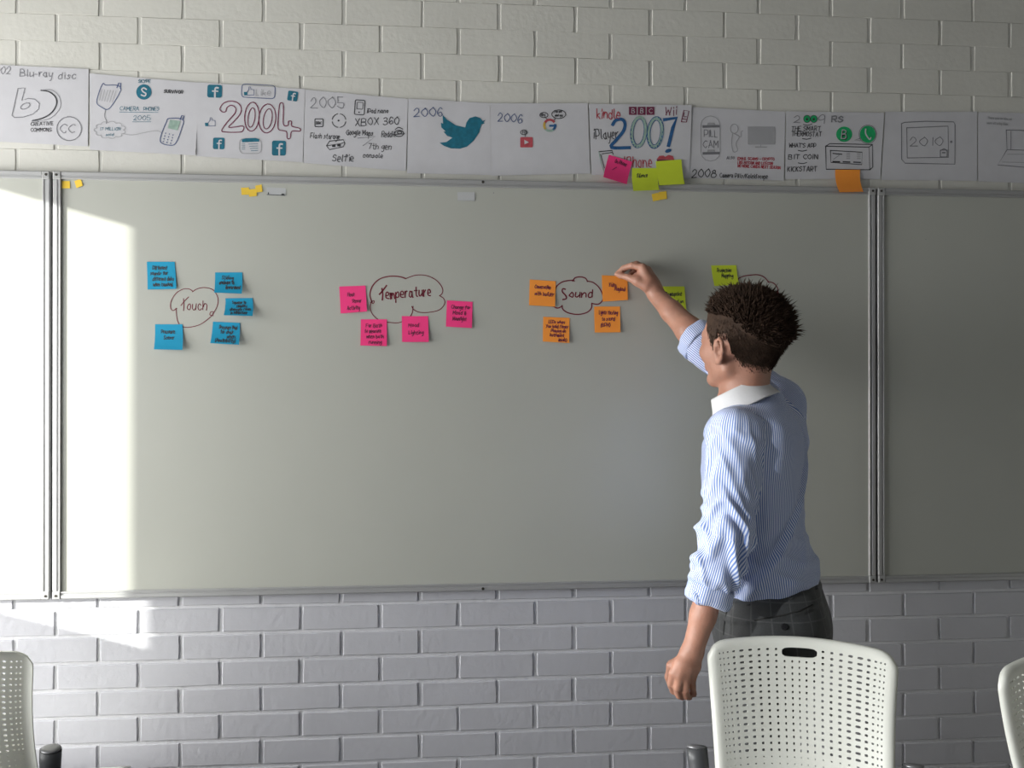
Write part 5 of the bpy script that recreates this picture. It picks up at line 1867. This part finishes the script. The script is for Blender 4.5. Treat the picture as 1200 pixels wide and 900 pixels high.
def chair_seat():
    """the same shell carried down through the bend and forward as the seat pan"""
    prof = [(.200, .548), (.190, .515), (.168, .478), (.130, .452), (.080, .440), (.0, .437), (-.10, .445), (-.18, .448), (-.225, .440), (-.245, .420)]
    n = 16
    V, F = [], []
    for k in (0, 1):
        for i, (y, z) in enumerate(prof):
            u = i / (len(prof) - 1)
            hw = .170 + .060 * min(1, u * 2.2) - .02 * max(0, u - .8) * 5
            for j in range(n + 1):
                a = -1 + 2 * j / n
                dz = .022 * a * a * math.sin(PI * min(1, u * 1.05)); dy = -.050 * a * a * (1 - min(1, u * 2.5))
                V.append((a * hw, y + dy - (0 if k == 0 else -.003 * (u < .3)), z + dz - (0 if k == 0 else .007)))
    m = n + 1
    K = m * len(prof)
    for i in range(len(prof) - 1):
        for j in range(n):
            q = (i * m + j, i * m + j + 1, (i + 1) * m + j + 1, (i + 1) * m + j)
            F.append(q[::-1]); F.append(tuple(K + t for t in q))
    bd = [j for j in range(m)] + [i * m + n for i in range(1, len(prof))] + [(len(prof) - 1) * m + j for j in range(n - 1, -1, -1)] + [i * m for i in range(len(prof) - 2, 0, -1)]
    for i in range(len(bd)):
        p, q = bd[i], bd[(i + 1) % len(bd)]
        F.append((p, q, q + K, p + K))
    return MB().add(V, F)


def make_chair():
    t = empty('shell_chair', (0, 0, 0))
    pb = chair_back_mesh().build('perforated_back', M['chair'], t, smooth=True)
    pb.data.set_sharp_from_angle(angle=math.radians(38))
    chair_seat().build('seat', M['chair'], t, smooth=True)
    fr = MB()
    for s in (-1, 1):
        fr.tube([(s * .19, -.16, .425), (s * .20, .0, .418), (s * .20, .14, .425)], .011, 10)
    fr.tube([(-.19, -.16, .425), (.19, -.16, .425)], .010, 10)
    fr.tube([(-.20, .13, .425), (.20, .13, .425)], .010, 10)
    fr.build('seat_frame', M['steel'], t, smooth=True)
    for s in (-1, 1):
        for y0, y1, top in ((-.16, -.235, .425), (.14, .235, .425)):
            lg = MB().tube([(s * .195, y0, top), (s * .225, (y0 + y1) / 2, .22), (s * .245, y1, .012)], [.012, .0115, .0105], 12).build('leg', M['steel'], t, smooth=True)
            MB().tube([(s * .245, y1, .014), (s * .246, y1, .0)], [.0125, .013], 12).build('foot_cap', M['chair_dark'], lg)
        ap = MB()
        ap.tube([(s * .205, .10, .425), (s * .204, .165, .52), (s * .210, .205, .60), (s * .217, .222, .655), (s * .220, .226, .680)], [.013, .017, .020, .0225, .0225], 18, squash=((0, 1, 0), .8))
        o_ = ap.build('back_support', M['chair_dark'], t, smooth=False)
        o_.data.polygons.foreach_set('use_smooth', [len(p.vertices) == 4 for p in o_.data.polygons])
        MB().tube([(s * .220, .226, .680), (s * .220, .2265, .684), (s * .220, .227, .686)], [.0225, .020, .012], 18, squash=((0, 1, 0), .8)).build('end_cap', M['steel'], o_, smooth=True)
        MB().tube([(s * .216, .213, .628), (s * .195, .222, .624), (s * .165, .228, .62)], [.012, .011, .009], 10).build('bracket', M['chair_dark'], o_, smooth=True)
    return t


def copy_tree(o, parent=None):
    c = o.copy(); col.objects.link(c); c.parent = parent
    for ch in list(o.children): copy_tree(ch, c)
    return c


chair_o = make_chair()
bpy.context.view_layer.update()
CG = 'perforated white shell chairs in the room'
tilt_chairs = []
spots = [((937, 750), -0.68, -0.30, 'white perforated chair in front of the man, its handle slot showing dark', 0.0),
         ((-80, 738), -0.60, PI - 0.02, 'backlit white perforated chair cut by the left edge, dark support beside it', 0.0),
         ((1247, 760), -0.82, 0.22, 'white perforated chair cut by the right edge of the photo', 0.0)]
chairs = []
for k, (pp, Y, rz, lb, _) in enumerate(spots):
    c = chair_o if k == 0 else copy_tree(chair_o)
    p = at(pp[0], pp[1], Y)
    off = Matrix.Rotation(rz, 3, 'Z') @ Vector((0, 0.275, 0))
    c.location = (p.x - off.x, p.y - off.y, 0.0)
    c.rotation_euler = (0, 0, rz)
    tag(c, lb, 'chair', CG)
    chairs.append(c)
